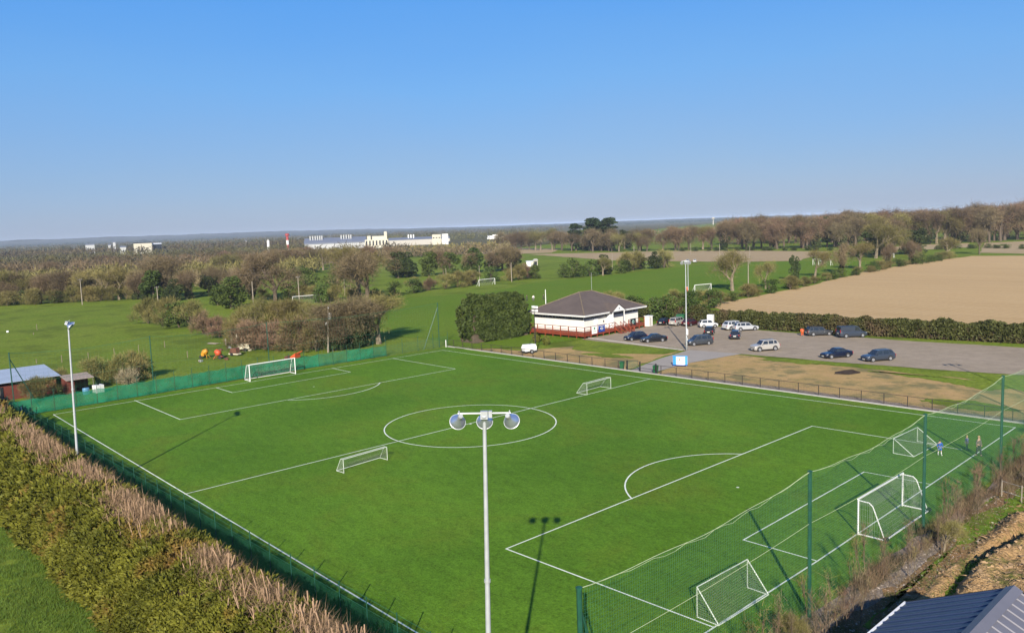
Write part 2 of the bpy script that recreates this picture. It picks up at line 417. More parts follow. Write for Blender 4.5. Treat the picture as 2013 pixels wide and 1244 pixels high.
m = MB(); m.lathe([(.01, 0), (.14, 0)], 16, Matrix.Translation((cx, cy, ZL+.012)), cap=False); m.build("centre_spot", M_LINE, pitch)
def dee(pa, pb, sgn, name):
    a, b = G(*pa), G(*pb); c = (a+b)/2; h = (a-b).length/2; r = 9.3; off = math.sqrt(max(0, r*r-h*h))
    cx_ = c.x - sgn*off; t = math.asin(min(1, h/r))
    if sgn > 0: arc(name, (cx_, c.y), r, -t, t, 24)
    else: arc(name, (cx_, c.y), r, pi-t, pi+t, 24)
dee((1242, 981), (1460, 893), 1, "penalty_arc")
dee((565.7, 786.8), (748, 753), -1, "penalty_arc")
for p, s in ((G(1596.5, 837.9), 0),):
    pass
for q in (Vector((11, cy, 0)), Vector((far_r.x-11, cy, 0))):
    m = MB(); m.lathe([(.01, 0), (.12, 0)], 12, Matrix.Translation((q.x, q.y, ZL+.004)), cap=False); m.build("penalty_spot", M_LINE, pitch)

# surround of the pitch on the car park side
kerb = MB()
for i in range(47): kerb.box((-3+i*2.03, -3.15, .03), (2.015, .42, .12))
o = kerb.build("pitch_kerb", M_CONC); o["kind"] = "structure"
patch("earth_verge", [(-3, -3.5), (-3, -27), (10, -27), (28, -25), (38, -23.2), (44.6, -23.6), (48, -14), (45.4, -3.5)], .02, M_DIRT, .5, 1.5, seed=21)
patch("earth_verge", [(50.5, -3.5), (53.2, -15), (54, -21.5), (62, -18.5), (72, -17), (76, -8.5), (88, -5.2), (91, -3.5)], .02, M_DIRT, .5, 1.5, seed=22)
patch("grass_verge", [(54.6, -21.5), (54.2, -17.5), (62, -13.5), (70, -13), (72.5, -16), (76.5, -13), (76.5, -22.4), (72, -24.2), (64, -23.2)], .04, M_MEADOW, .4, 1.2, seed=23)
patch("grass_verge", [(44.2, -24.4), (38, -22.6), (30, -22.8), (22, -23), (12, -23), (3, -18.5), (-3, -16), (-12, -16), (-12, -30.4), (5, -29.8), (16, -27.2), (30, -25.2)], .04, M_MEADOW, .5, 1.2, seed=24)
patch("concrete_path", [(44.6, -24.6), (53.4, -23.2), (52.4, -14.0), (49.8, -3.55), (46.0, -3.55), (46.6, -12)], .06, M_PATH, .06, 1, seed=25)
patch("gravel_strip", [(-3, -3.5), (-3, -4.7), (44, -4.8), (44.5, -3.5)], .045, M_CHIP, .25, 1, seed=26)
patch("car_park", [(76.9, -22.6), (54, -22.4), (44.4, -24.3), (30, -25.5), (16, -27.5), (5, -30), (-14, -33), (-14, -53.6), (13.3, -52.4), (30, -50.6), (46, -50), (55.4, -49.9), (66, -50.5), (75, -52), (84, -52), (83, -46.2), (78.6, -46.2), (77.4, -40)], .05, M_TARMAC, .25, 1.2, seed=27)
# turf edge creeping over the trodden verge in tongues
for k_, pp in enumerate((((40, -21.8), (33, -21.2), (30, -22.9), (38, -23.0)), ((24, -21.5), (14, -19.5), (8, -17), (6, -22), (16, -23.4)), ((12, -7), (6, -6.2), (2, -8.5), (7, -10.5), (12, -9.3)), ((84, -5.9), (78, -6.4), (75, -8.6), (80, -8.3)), ((66, -10.5), (60, -9.5), (56, -12), (62, -13.8)))):
    patch("grass_tongue", pp, .035+.003*k_, M_MEADOW, .7, .6, seed=60+k_)
# scorched patch on the verge
patch("burnt_patch", px((1636, 735), (1645, 730), (1662, 728), (1674, 727), (1690, 731), (1682, 735), (1668, 737), (1652, 736)), .03, groundmat("scorched_earth", [(.05, .035, .03), (.09, .065, .05), (.16, .12, .08)], .3, 1, 6), .5, .6, seed=28)
# kerb edging of the car park, pale
kk = MB()
for a, b in (((54.2, -22.2), (77, -24.7)),):
    kk.add(*(lambda a, b: ([(a[0], a[1], .05), (b[0], b[1], .05), (b[0], b[1]-.25, .05), (a[0], a[1]-.25, .05), (a[0], a[1], .15), (b[0], b[1], .15), (b[0], b[1]-.25, .15), (a[0], a[1]-.25, .15)], [(4, 5, 6, 7), (0, 1, 5, 4), (1, 2, 6, 5), (2, 3, 7, 6), (3, 0, 4, 7)]))(a, b))
o = kk.build("car_park_kerb", M_CONC); o["kind"] = "structure"
# strip between net fence and shed
patch("gravel_bank", [(-3.2, 66), (-3.1, -6), (-4.4, -8), (-4.4, 20), (-4.9, 34), (-5.2, 48), (-5.3, 68)], .05, M_CHIP, .3, 1, seed=31)
patch("soil_strip", [(-5.0, 66), (-4.5, 34), (-4.2, 20), (-4.2, -8), (-14, -10), (-14, 12), (-9, 18), (-6.8, 30), (-6.8, 50), (-7.2, 68)], .07, M_SUBSOIL, .6, 1, seed=32)

patch("grass_bank", [(-5.5, 47), (-5.1, 40), (-5.2, 33), (-4.95, 27), (-5.0, 21), (-4.9, 17), (-9, 15), (-15, 14), (-15, 24), (-7.8, 24), (-5.9, 28), (-5.75, 36), (-6.0, 47)], .09, M_MEADOW, .5, .8, seed=33)
# earth mound beside the shed: lumpy tipped soil
def mound_h(x, y):
    x0, x1, y0, y1 = -26.0, -5.7, 21.5, 48.5
    x1e = x1-.05-.5*max(0, noise.noise(Vector((y*.25, 3, 1)))+.2)-max(0, 26-y)*.22; e = min((x1e-x)/1.6, (y1-y)/3.0, (y-y0)/3.0, (x-x0)/6.0); e = max(0, min(1, e)); e = e*e*(3-2*e)
    top = .62+.35*noise.noise(Vector((x*.16, y*.13, 4)))+max(0, -9-x)*.12
    h = e*top + e*(.20*noise.noise(Vector((x*.55, y*.55, 1))) + .17*noise.noise(Vector((x*1.4, y*1.4, 2))) + .10*noise.noise(Vector((x*3.1, y*3.1, 3))))
    # a wheel-rutted trough runs along the pitch side
    tr = x - (-7.5 - .35*sin(y*.3) + .06*(y-35)*(1 if y < 35 else -.3)); h += e*.35*math.exp(-(tr+1.1)**2/.5); h -= e*.75*math.exp(-tr*tr/.22)*(1 if y < 42 else .3)
    return h
def mound():
    nx, ny = 110, 200; x0, x1, y0, y1 = -26.0, -5.7, 21.5, 48.5; V = []; F = []
    for j in range(ny+1):
        for i in range(nx+1):
            x = x0+(x1-x0)*i/nx; y = y0+(y1-y0)*j/ny
            h = mound_h(x, y)
            V.append((x, y, max(-.05, h)+.0))
    for j in range(ny):
        for i in range(nx):
            a = j*(nx+1)+i; F.append((a, a+1, a+nx+2, a+nx+1))
    m = MB(); m.add(V, F); o = m.build("earth_mound", groundmat("tipped_topsoil", [(.52, .32, .145), (.60, .40, .20), (.38, .23, .105), (.17, .17, .05)], .15, .7, 4.5, 1, .15, fine_amt=.28), smooth=True); o["kind"] = "structure"
mound()

# ------------------------------------------------------------------ haze
hz = MB(); hz.box((CAM.x+1500, CAM.y-1500, 16), (25000, 25000, 44))
hm = bpy.data.materials.new("haze_air"); hm.use_nodes = True; hn = hm.node_tree; hn.nodes.clear()
ho = hn.nodes.new("ShaderNodeOutputMaterial"); hv = hn.nodes.new("ShaderNodeVolumePrincipled")
hv.inputs["Color"].default_value = (.62, .74, .95, 1); hv.inputs["Density"].default_value = .000075; hv.inputs["Anisotropy"].default_value = 0.0
hn.links.new(hv.outputs[0], ho.inputs["Volume"])
HAZE = hz.build("haze", hm); HAZE["kind"] = "stuff"
# ------------------------------------------------------------------ foliage generators
M_BARK = solid("grey_brown_bark", (.10, .075, .052), .9, var=.3)
M_BARKPALE = solid("pale_bark", (.20, .16, .11), .9, var=.3)
M_TWIG = leafmat("bare_twigs", (.135, .100, .055), (.245, .185, .105), clump=.25)
M_TWIGR = leafmat("reddish_twigs", (.15, .095, .06), (.26, .17, .105), clump=.25)
M_TWIGG = leafmat("budding_twigs", (.14, .125, .042), (.26, .225, .08), clump=.25)
M_IVY = leafmat("ivy_leaves", (.030, .045, .015), (.065, .085, .026), clump=.4)
M_BUSHG = leafmat("spring_leaves", (.045, .075, .016), (.10, .135, .03), clump=.35)
M_CONIF = leafmat("dark_conifer", (.016, .034, .014), (.042, .066, .024), clump=.3)
M_HEDGEC = leafmat("clipped_cypress", (.034, .058, .014), (.105, .135, .032), dead=(.16, .10, .05), clump=.9, deadfac=(.68, .76))
M_HEDGEH = leafmat("hawthorn_hedge_leaves", (.050, .060, .018), (.115, .120, .034), dead=(.13, .09, .05), clump=.35, deadfac=(.5, .7))
M_YEW = leafmat("gold_tinged_shrub", (.12, .13, .02), (.20, .20, .04), clump=1.0)
M_LEYL = leafmat("olive_cypress_sprays", (.085, .100, .012), (.260, .245, .032), dead=(.32, .18, .05), clump=.55, deadfac=(.55, .70))
M_CUT = solid("fresh_cut_stem", (.37, .24, .145), .85, var=.25)
M_BRUSH = leafmat("brown_brushwood", (.21, .125, .075), (.40, .26, .16), clump=.6)

def rvec(g, n):
    v = g.normal(size=(n, 3)); return v/np.linalg.norm(v, axis=1)[:, None]
def leaf_quads(g, P, size, elong=1.6, up=0.0, Nrm=None):
    """one leaf-sized quad at every point of P"""
    n = len(P); a = rvec(g, n)
    if Nrm is not None: a = a*.8+Nrm; a /= np.linalg.norm(a, axis=1)[:, None]
    b = rvec(g, n); t = np.cross(a, b); t /= np.linalg.norm(t, axis=1)[:, None]+1e-9
    if up: t[:, 2] += up; t /= np.linalg.norm(t, axis=1)[:, None]
    s = np.cross(a, t); s /= np.linalg.norm(s, axis=1)[:, None]+1e-9
    sz = size*(.6+.8*g.random(n))[:, None]; L = t*sz*elong/2; W = s*sz/2
    return np.stack([P-L-W*.5, P-L*.2+W, P+L+W*.2, P+L*.1-W], 1).reshape(-1, 3)
def twig_tris(g, P, D, length, width):
    n = len(P); D = D/np.linalg.norm(D, axis=1)[:, None]; s = np.cross(D, rvec(g, n)); s /= np.linalg.norm(s, axis=1)[:, None]+1e-9
    L = length*(.35+1.15*g.random(n)**2)[:, None]; w = s*width/2
    bend = rvec(g, n)*L*.25
    return np.stack([P-w, P+w, P+D*L+bend], 1).reshape(-1, 3)

def skeleton(rr, h, levels, spread, trunk_r, lean=0.0, first=.3, nb=3, upw=.25):
    segs = []; ends = []
    def grow(p, d, L, r, k):
        q = p+d*L; segs.append((p, q, r, r*.66)); 
        if k == 0: ends.append((q, d)); return
        n = nb + (rr.random() < .4)
        for i in range(n):
            ax = Vector((rr.gauss(0, 1), rr.gauss(0, 1), rr.gauss(0, 1))).cross(d)
            if ax.length < 1e-3: continue
            dd = Matrix.Rotation(R(rr.uniform(*spread)), 3, ax.normalized()) @ d
            dd = (dd+Vector((0, 0, upw))).normalized()
            grow(q if rr.random() < .6 else p.lerp(q, rr.uniform(.55, 1)), dd, L*rr.uniform(.62, .82), r*.6, k-1)
        if k > 1: ends.append((q, d))
    d0 = Vector((lean, rr.uniform(-.05, .05), 1)).normalized()
    grow(Vector((0, 0, 0)), d0, h*first, trunk_r, levels)
    zs = max(e[0].z for e in ends); return segs, ends, h/(zs*1.06)

def blobs_points(g, lobes, n, shell=.55):
    """points in the outer part of a set of ellipsoids"""
    vol = np.array([l[1][0]*l[1][1]+l[1][2]*l[1][0] for l in lobes]); k = g.choice(len(lobes), n, p=vol/vol.sum())
    c = np.array([l[0] for l in lobes])[k]; r = np.array([l[1] for l in lobes])[k]
    d = rvec(g, n); rad = (shell+(1-shell)*g.random(n)**.7)[:, None]
    return c+d*r*rad, d

PROTO = {}
def tree_meshes(kind, seed):
    """meshes of a ten metre tree: (trunk mesh, crown mesh)"""
    key = (kind, seed)
    if key in PROTO: return PROTO[key]
    rr = random.Random(seed*31+len(kind)*7+ord(kind[0])); g = np.random.default_rng(seed*97+sum(map(ord, kind)))
    tb = MB(); bark = M_BARK
    if kind in ("bare", "barered", "budding", "ivied"):
        segs, ends, sc = skeleton(rr, 10, 4, (14, 58), .17, rr.uniform(-.14, .14), .15 if kind != "ivied" else .3)
        for p, q, r0, r1 in segs: tb.tube(p*sc, q*sc, max(r0, .018)*sc, max(r1, .015)*sc, 4 if r0 < .08 else 6, cap=False)
        E = np.array([e[0]*sc for e in ends]); D = np.array([e[1] for e in ends]); k = 44
        P = np.repeat(E, k, 0)+g.normal(size=(len(E)*k, 3))*np.array([.5, .5, .62]); DD = np.repeat(D, k, 0)*.7+rvec(g, len(E)*k)
        T = twig_tris(g, P, DD, 1.0, .055); rn = g.random(len(T)//3)
        mat = {"bare": M_TWIG, "barered": M_TWIGR, "budding": M_TWIGG, "ivied": M_TWIG}[kind]
        ws = np.array([rr.uniform(.02, .42) for _ in range(520)]); lw = np.array([tuple((p+q)*sc/2) for p, q, a_, b_ in segs if (p.z*sc) < 5.5]); k2 = rr.choice((.35, 1.0)) if kind != "budding" else .2; n2 = int(900*k2)
        Pl = lw[g.integers(0, len(lw), n2)]*np.array([1, 1, .75])+g.normal(size=(n2, 3))*np.array([1.0, 1.0, .7]); Pl[:, 2] = np.clip(Pl[:, 2], .2, 6); Tl = twig_tris(g, Pl, rvec(g, n2)*.7+np.array([0, 0, .9]), 1.2, .07); T = np.concatenate([T, Tl]); rn = g.random(len(T)//3)
        crown = np_mesh("crown", T, 3, mat, rn)
        if kind == "ivied":
            lobes = [((rr.uniform(-.6, .6)+z*.04, rr.uniform(-.6, .6), z), (rr.uniform(.6, 1.3), rr.uniform(.6, 1.3), rr.uniform(.8, 1.4))) for z in [1+.8*i for i in range(7)]]
            P, dn = blobs_points(g, lobes, 1100, .7); Q = leaf_quads(g, P, .34, 1.2)
            ivy = np_mesh("ivy", Q, 4, M_IVY, g.random(len(P)))
            PROTO[key] = (tb.mesh("trunk", bark), crown, ivy); return PROTO[key]
        if kind == "budding": bark = M_BARKPALE
    elif kind == "evergreen":
        tb.tube((0, 0, 0), (0, 0, 6), .3, .12, 6)
        lobes = []
        for i in range(26):
            t = rr.uniform(0, 2*pi); z = rr.uniform(.8, 8.8); rr_ = 3.1*math.sqrt(max(.08, 1-((z-4)/5.6)**2))*rr.uniform(.3, .9)
            s = rr.uniform(.8, 1.7); lobes.append(((cos(t)*rr_, sin(t)*rr_, z), (s, s, s*.85)))
        P, dn = blobs_points(g, lobes, 3600, .7); Q = leaf_quads(g, P, .33, 1.4)
        crown = np_mesh("crown", Q, 4, M_BUSHG if seed % 2 else M_IVY, g.random(len(P)))
    elif kind == "pine":
        tb.tube((0, 0, 0), (.2, 0, 9.3), .28, .08, 7)
        lobes = []
        for i in range(30):
            t = rr.uniform(0, 2*pi); z = rr.uniform(2.2, 9.4); q = rr.uniform(.3, 2.5)*(1-(z-2)/9); s = rr.uniform(.7, 1.25)
            lobes.append(((cos(t)*q, sin(t)*q, z), (s*1.2, s*1.2, s*.5)))
            tb.tube((0, 0, z-.4), (cos(t)*q, sin(t)*q, z), .06, .03, 4, cap=False)
        P, dn = blobs_points(g, lobes, 2600, .4); Q = leaf_quads(g, P, .42, 1.4)
        crown = np_mesh("crown", Q, 4, M_CONIF, g.random(len(P)))
    elif kind in ("bush", "bushgreen", "bushred"):
        for i in range(9):
            t = rr.uniform(0, 2*pi); q = rr.uniform(.6, 3.2); tb.tube((0, 0, 0), (cos(t)*q, sin(t)*q, rr.uniform(5, 8.5)), .13, .03, 4, cap=False)
        lobes = []
        for i in range(20):
            t = rr.uniform(0, 2*pi); z = rr.uniform(1.0, 8.2); q = rr.uniform(.4, 4.2)*math.sqrt(max(.15, 1-(z/10.5)**2)); s = rr.uniform(1.1, 2.2)
            lobes.append(((cos(t)*q, sin(t)*q, z), (s, s, s*.9)))
        P, dn = blobs_points(g, lobes, 1500, .45)
        if kind == "bushgreen": Q = leaf_quads(g, P, .42, 1.3); crown = np_mesh("crown", Q, 4, M_BUSHG, g.random(len(P)))
        else:
            P2, d2 = blobs_points(g, lobes, 4200, .25); T = twig_tris(g, P2, d2+np.array([0, 0, .9]), 1.1, .11)
            crown = np_mesh("crown", T, 3, M_TWIGR if kind == "bushred" else M_TWIGG, g.random(len(P2)))
    PROTO[key] = (tb.mesh("trunk", bark), crown); return PROTO[key]

KINDWORD = {"bare": ("tree", "bare brown tree"), "barered": ("tree", "reddish bare tree"), "budding": ("tree", "olive budding tree"),
            "ivied": ("tree", "dark ivied tree"), "evergreen": ("tree", "leafy green tree"), "pine": ("pine tree", "dark pine"),
            "bush": ("bush", "olive brown thicket"), "bushgreen": ("bush", "green bush"), "bushred": ("bush", "reddish bramble")}
NAMEK = {"bare": "bare_tree", "barered": "bare_tree", "budding": "budding_tree", "ivied": "ivy_clad_tree", "evergreen": "leafy_tree", "pine": "pine_tree", "bush": "thicket", "bushgreen": "leafy_bush", "bushred": "thicket"}
def plant(kind, loc, h, wx=1.0, label=None, group=None, seed=None):
    seed = rnd.randrange(4) if seed is None else seed
    ms = tree_meshes(kind, seed)
    e = empty(NAMEK[kind], (loc[0], loc[1], 0), rnd.uniform(0, 2*pi), label, KINDWORD[kind][0], group)
    s = h/10; e.scale = (s*wx*rnd.uniform(.9, 1.15), s*wx*rnd.uniform(.9, 1.15), s)
    for nme, me in zip(("trunk", "crown", "ivy"), ms): link(nme, me, e)
    return e
ORD = ["first", "second", "third", "fourth", "fifth", "sixth", "seventh", "eighth", "ninth", "tenth", "eleventh", "twelfth", "thirteenth", "fourteenth", "fifteenth", "sixteenth", "seventeenth", "eighteenth", "nineteenth", "twentieth"]
def row(pts, n, kinds, hr, where, jit=2.0, wx=1.0, size=None):
    """n trees along a ground line given by points of the photograph; labels count along the line within each kind"""
    P = [G(*p) if len(p) == 2 else Vector(p) for p in pts]; L = [0]
    for a, b in zip(P[:-1], P[1:]): L.append(L[-1]+(b-a).length)
    out = []
    for i in range(n):
        t = (i+.5+rnd.uniform(-.3, .3))/n*L[-1]
        k = max(j for j in range(len(P)-1) if L[j] <= t+1e-6); q = P[k].lerp(P[k+1], (t-L[k])/(L[k+1]-L[k]))
        q = q+Vector((rnd.uniform(-jit, jit), rnd.uniform(-jit, jit), 0)); out.append((rnd.choice(kinds), q, rnd.uniform(*hr)))
    cnt = {}; seen = {}
    for k, q, h in out: cnt[k] = cnt.get(k, 0)+1
    for k, q, h in out:
        seen[k] = seen.get(k, 0)+1; c = cnt[k]
        if c == 1: lab = f"only {KINDWORD[k][1]} {where}"; grp = None
        elif c <= 20: lab = f"{ORD[seen[k]-1]} {KINDWORD[k][1]} from the left {where}"; grp = f"{KINDWORD[k][1]} kind {where}"
        else: lab = f"{KINDWORD[k][1]} {where}"; grp = f"{KINDWORD[k][1]} kind {where}"
        plant(k, q, h, wx, lab, grp)

# big tree line closing the meadow at far left, with undergrowth at its foot
row([(-40, 600), (100, 594), (210, 590), (262, 586)], 17, ["bare", "bare", "ivied", "bare", "budding"], (8.5, 12), "in the tree line behind the left meadow", 2.5, 1.2)
row([(-40, 603), (100, 597), (262, 588)], 14, ["bush", "bushgreen", "bush"], (4, 6.5), "at the foot of the left tree line", 2, 1.3)
row([(262, 588), (330, 592), (430, 578)], 9, ["ivied", "evergreen", "ivied"], (7.5, 11), "in the dark hedgerow behind the brown thicket", 2.5, 1.1)
row([(-30, 560), (90, 552), (230, 545), (340, 540)], 11, ["bare", "bare", "budding"], (7.5, 10.5), "behind the left meadow tree line", 6, 1.3)
plant("bare", G(312, 588), 14.5, 1.3, "bare fan shaped tree above the utility pole in the left meadow", seed=1)
# brown thicket in the meadow and the purple one joining it
for i, (u, v, k, h, lab) in enumerate(((292, 640, "bush", 7.2, "olive brown thicket, leftmost end of the clump in the meadow"), (322, 646, "bush", 7.6, "olive brown thicket behind the second meadow pole"), (352, 648, "bushgreen", 6.6, "greenish thicket in the middle of the meadow clump"),
        (378, 650, "bush", 7.0, "olive thicket with an ivy dark right edge in the meadow"), (400, 660, "bushred", 5.4, "low purple brown bramble beside the meadow clump"), (432, 668, "bushred", 5.6, "purple brown bramble above the yellow mixer"),
        (462, 676, "bush", 5.0, "brown bramble left of the scrap heap in the meadow"))):
    plant(k, G(u, v-4), h, 1.15, lab, "thickets in the left meadow")
plant("evergreen", G(455, 607), 9.5, 1.35, "broad green leafy tree leaning over the meadow gap", seed=1)
plant("evergreen", G(428, 600), 6.0, 1.3, "low green tree left of the broad leafy tree", seed=3)
plant("ivied", G(497, 590), 13, 1.2, "ivy dark tree right behind the third meadow pole", seed=2)
row([(480, 686), (560, 688), (620, 690), (655, 690)], 9, ["bushred", "bush", "bushred"], (5.5, 7.5), "in the purple hedgerow behind the goal", 1.5, 1.2)
row([(480, 668), (560, 664), (640, 664)], 6, ["budding", "bush"], (7, 8.5), "in the taller rank behind the goal", 2, 1.2)
for (u, v, h, s, lab) in ((672, 688, 8.6, 0, "ivy smothered leafless tree just right of the transformer pole"), (698, 684, 9.2, 1, "widest ivy smothered tree behind the green windbreak"), (655, 690, 7.5, 2, "low ivy covered tree touching the transformer pole"), (715, 680, 7.8, 3, "ivy covered tree at the right end of its hedgerow")):
    plant("ivied", G(u, v), h, 1.35, lab, "ivy covered trees behind the windbreak", s)
    plant("evergreen", G(u+6, v-1), h*.72, .95, {672: "dark ivy mound right of the transformer pole", 698: "dark ivy mound in the middle of the ivied hedgerow", 655: "dark ivy mound touching the transformer pole", 715: "dark ivy mound at the right end of the ivied hedgerow"}[u], None, 2)
plant("budding", G(745, 676), 9.2, 1.5, "pale leaning bare tree stretching right over the far field", seed=3)
# hedgerows with big bare trees between the fields
plant("bare", G(542, 592), 15.5, 1.25, "tall golden brown bare tree with forked trunk left of centre", seed=2)
plant("budding", G(706, 592), 16.5, 1.2, "tallest budding tree standing between the two meadow goals", seed=0)
plant("bare", G(722, 602), 15.5, 1.1, "tall bare tree just right of the tallest budding tree", seed=3)
plant("bushgreen", G(632, 596), 8.0, .9, "bright green bush between two field poles", seed=1)
plant("bushgreen", G(776, 580), 6.0, .9, "round bright green bush at the corner of the playing field", seed=0)
row([(500, 592), (560, 589), (640, 588), (700, 594), (745, 590)], 9, ["bush", "bush", "bushgreen"], (4, 6), "behind the meadow goal", 1, 1.2)
row([(790, 578), (850, 571), (905, 564), (945, 556), (1000, 552), (1055, 545)], 13, ["bush", "bushgreen", "bush", "bushred"], (4.5, 7.0), "along the near edge of the playing field", 2, 1.3)
row([(745, 548), (800, 545), (870, 542), (960, 535), (1035, 528)], 13, ["bare", "evergreen", "bare", "evergreen"], (9, 12.5), "in the middle hedgerow below the factory", 3, 1.25)
row([(1060, 548), (1120, 546), (1190, 540), (1260, 530), (1330, 524)], 14, ["bush", "evergreen", "bushgreen", "budding", "bush"], (5.5, 9.5), "along the far touchline of the playing field", 3, 1.25)
row([(560, 520), (640, 522), (720, 518), (780, 512)], 12, ["bare", "barered", "budding"], (9, 12), "in front of the long factory roof", 6, 1.4)
row([(600, 575), (660, 570), (560, 560)], 5, ["bushgreen", "bush"], (6, 9), "behind the bright green bush", 4, 1.2)
row([(430, 545), (500, 540), (560, 536), (640, 532)], 11, ["bare", "ivied", "budding"], (9, 12.5), "beyond the broad leafy tree", 5, 1.4)
row([(0, 535), (120, 528), (250, 525), (400, 522), (560, 516)], 20, ["bare", "barered", "budding"], (7, 10), "in the woodland left of the factory", 12, 1.5)
# skyline trees on the right
row([(990, 492), (1060, 492), (1130, 492)], 12, ["bare", "budding", "bare"], (13, 17.5), "on the skyline left of the pines", 6, 1.25)
row([(1140, 492), (1180, 492), (1225, 492)], 9, ["pine"], (20, 27), "in the dark skyline clump of pines", 8, 1.3)
row([(1138, 490), (1185, 490), (1228, 490)], 5, ["evergreen"], (13, 17), "beneath the skyline pines", 5, 1.3)
row([(1130, 494), (1240, 494), (1340, 492), (1420, 490)], 20, ["bare", "barered", "bare", "budding"], (12, 16.5), "on the skyline between pines and mast", 6, 1.25)
row([(1420, 491), (1520, 489), (1620, 487), (1700, 484)], 22, ["bare", "barered", "ivied", "bare"], (15.5, 20.5), "on the skyline above the brown field", 8, 1.15)
row([(1700, 484), (1800, 480), (1880, 478), (1930, 476)], 18, ["bare", "barered", "ivied", "budding"], (16.5, 21), "on the skyline above the tan hill", 8, 1.15)
row([(1905, 476), (1970, 474), (2040, 471), (2120, 468)], 12, ["barered", "bare", "ivied"], (20, 25.5), "in the tall wood at the right edge", 8, 1.2)
row([(1440, 480), (1650, 476), (1850, 471), (2060, 464)], 40, ["barered", "bare", "bare"], (18, 22.5), "in the rear rank of the skyline wood", 14, 1.4)
plant("pine", AT(1626, 470, 560), 20, 1, "single pine rising above the right skyline wood", seed=1)
row([(1700, 500), (1745, 503), (1800, 500)], 5, ["budding", "evergreen"], (11, 15), "before the farm building in the wood", 4, 1.3)
plant("budding", G(1722, 508), 15.5, 1.3, "broad yellow green budding tree in front of the skyline wood", seed=1)
# scattered trees along the boundary of the tilled field
plant("evergreen", G(1562, 552), 9, .62, "small dark conical evergreen beside the tilled field", seed=2)
plant("ivied", G(1656, 537), 10.5, .8, "ivied tree in the sparse boundary of the tilled field", seed=2)
plant("ivied", G(1745, 526), 9, .8, "narrow ivied tree in the boundary above the tilled field", seed=1)
plant("ivied", G(1790, 520), 9.5, .8, "second narrow ivied tree in the boundary above the tilled field", seed=3)
plant("budding", G(1440, 572), 11.5, 1.3, "pale budding tree by the near goal behind the lamp post", seed=2)
plant("budding", G(1505, 568), 8, .9, "slim bare tree between the lamp post and the evergreen", seed=0)
plant("budding", G(1602, 545), 9, 1.2, "pale thin tree in the boundary near the far white goal", seed=1)
plant("budding", G(1690, 530), 10, 1.4, "pale spreading tree in the boundary of the tilled field", seed=3)
plant("bare", G(1925, 500), 11.5, .8, "lone bare tree where the two tilled fields meet", seed=0)
plant("budding", G(1862, 505), 8.5, 1.5, "pale spreading bush like tree at the top of the boundary", seed=2)
row([(1395, 600), (1470, 585), (1560, 566), (1640, 549), (1720, 532), (1800, 519), (1880, 508)], 26, ["bush", "bushgreen", "bush"], (2.4, 4.2), "in the low hedge bounding the tilled field", 1.2, 1.6)
row([(1340, 494), (1640, 492), (1700, 492)], 16, ["bushgreen"], (2.5, 4), "in the dark hedge under the skyline", 2, 2.2)
row([(1780, 492), (1930, 488), (2060, 490)], 12, ["bushgreen"], (2.4, 3.4), "in the dark hedge between the two tan fields", 2, 2.2)
row([(1190, 616), (1260, 622), (1300, 628), (1350, 632), (1385, 634)], 7, ["bushgreen", "bush"], (5.0, 6.6), "behind the clubhouse and parked cars", 1.5, 1.25)
row([(1300, 606), (1360, 604), (1400, 606)], 5, ["bushgreen", "bush"], (4.2, 5.4), "between the clubhouse and the near goal", 1.5, 1.25)
# shrubs by the old sheds at left
for (u, v, h, k, lab) in ((195, 757, 4.8, "bush", "bare shrub left of the pale dry shrub by the windbreak"), (240, 752, 4.6, "bush", "greenish shrub behind the pale dry shrub"), (268, 748, 4.8, "bush", "tall olive shrub right of the pale dry shrub"), (285, 742, 3.4, "bushgreen", "dark green shrub at the end by the catch net pole"), (222, 742, 3.4, "bushgreen", "dark hollow shrub behind the scrap timber"),
        (85, 785, 3.6, "bush", "olive shrub in front of the brick barn"), (62, 790, 3.0, "bush", "low shrub touching the corner of the brick barn"), (120, 765, 3.4, "bush", "thin shrub between the barn and the lean to")):
    plant(k, G(u, v), h, 1.1, lab, "shrubs by the old barn")
g0 = np.random.default_rng(5); lobes = [((0, 0, 1.0), (1.5, 1.5, 1.3)), ((1.2, .3, .8), (1.0, 1, 1.0)), ((-1.0, 0, .8), (1, 1, .9))]
P, dn = blobs_points(g0, lobes, 2600, .3); T = twig_tris(g0, P, dn+np.array([0, 0, .8]), .6, .05)
e = empty("dry_shrub", G(252, 755), 0, "pale straw coloured dry shrub behind the green windbreak", "shrub"); link("crown", np_mesh("crown", T, 3, leafmat("dry_straw_twigs", (.33, .27, .16), (.5, .42, .27), clump=.8), g0.random(len(P))), e)
tb = MB()
for i in range(6): tb.tube((0, 0, 0), (cos(i)*.9, sin(i)*.9, 1.4), .04, .015, 4)
tb.build("stem", M_BARKPALE, e)
M_WFAR = leafmat("far_wood_twigs", (.085, .068, .038), (.145, .115, .062), clump=.03)
M_WFAR2 = leafmat("far_wood_olive", (.070, .068, .030), (.120, .110, .048), clump=.03)
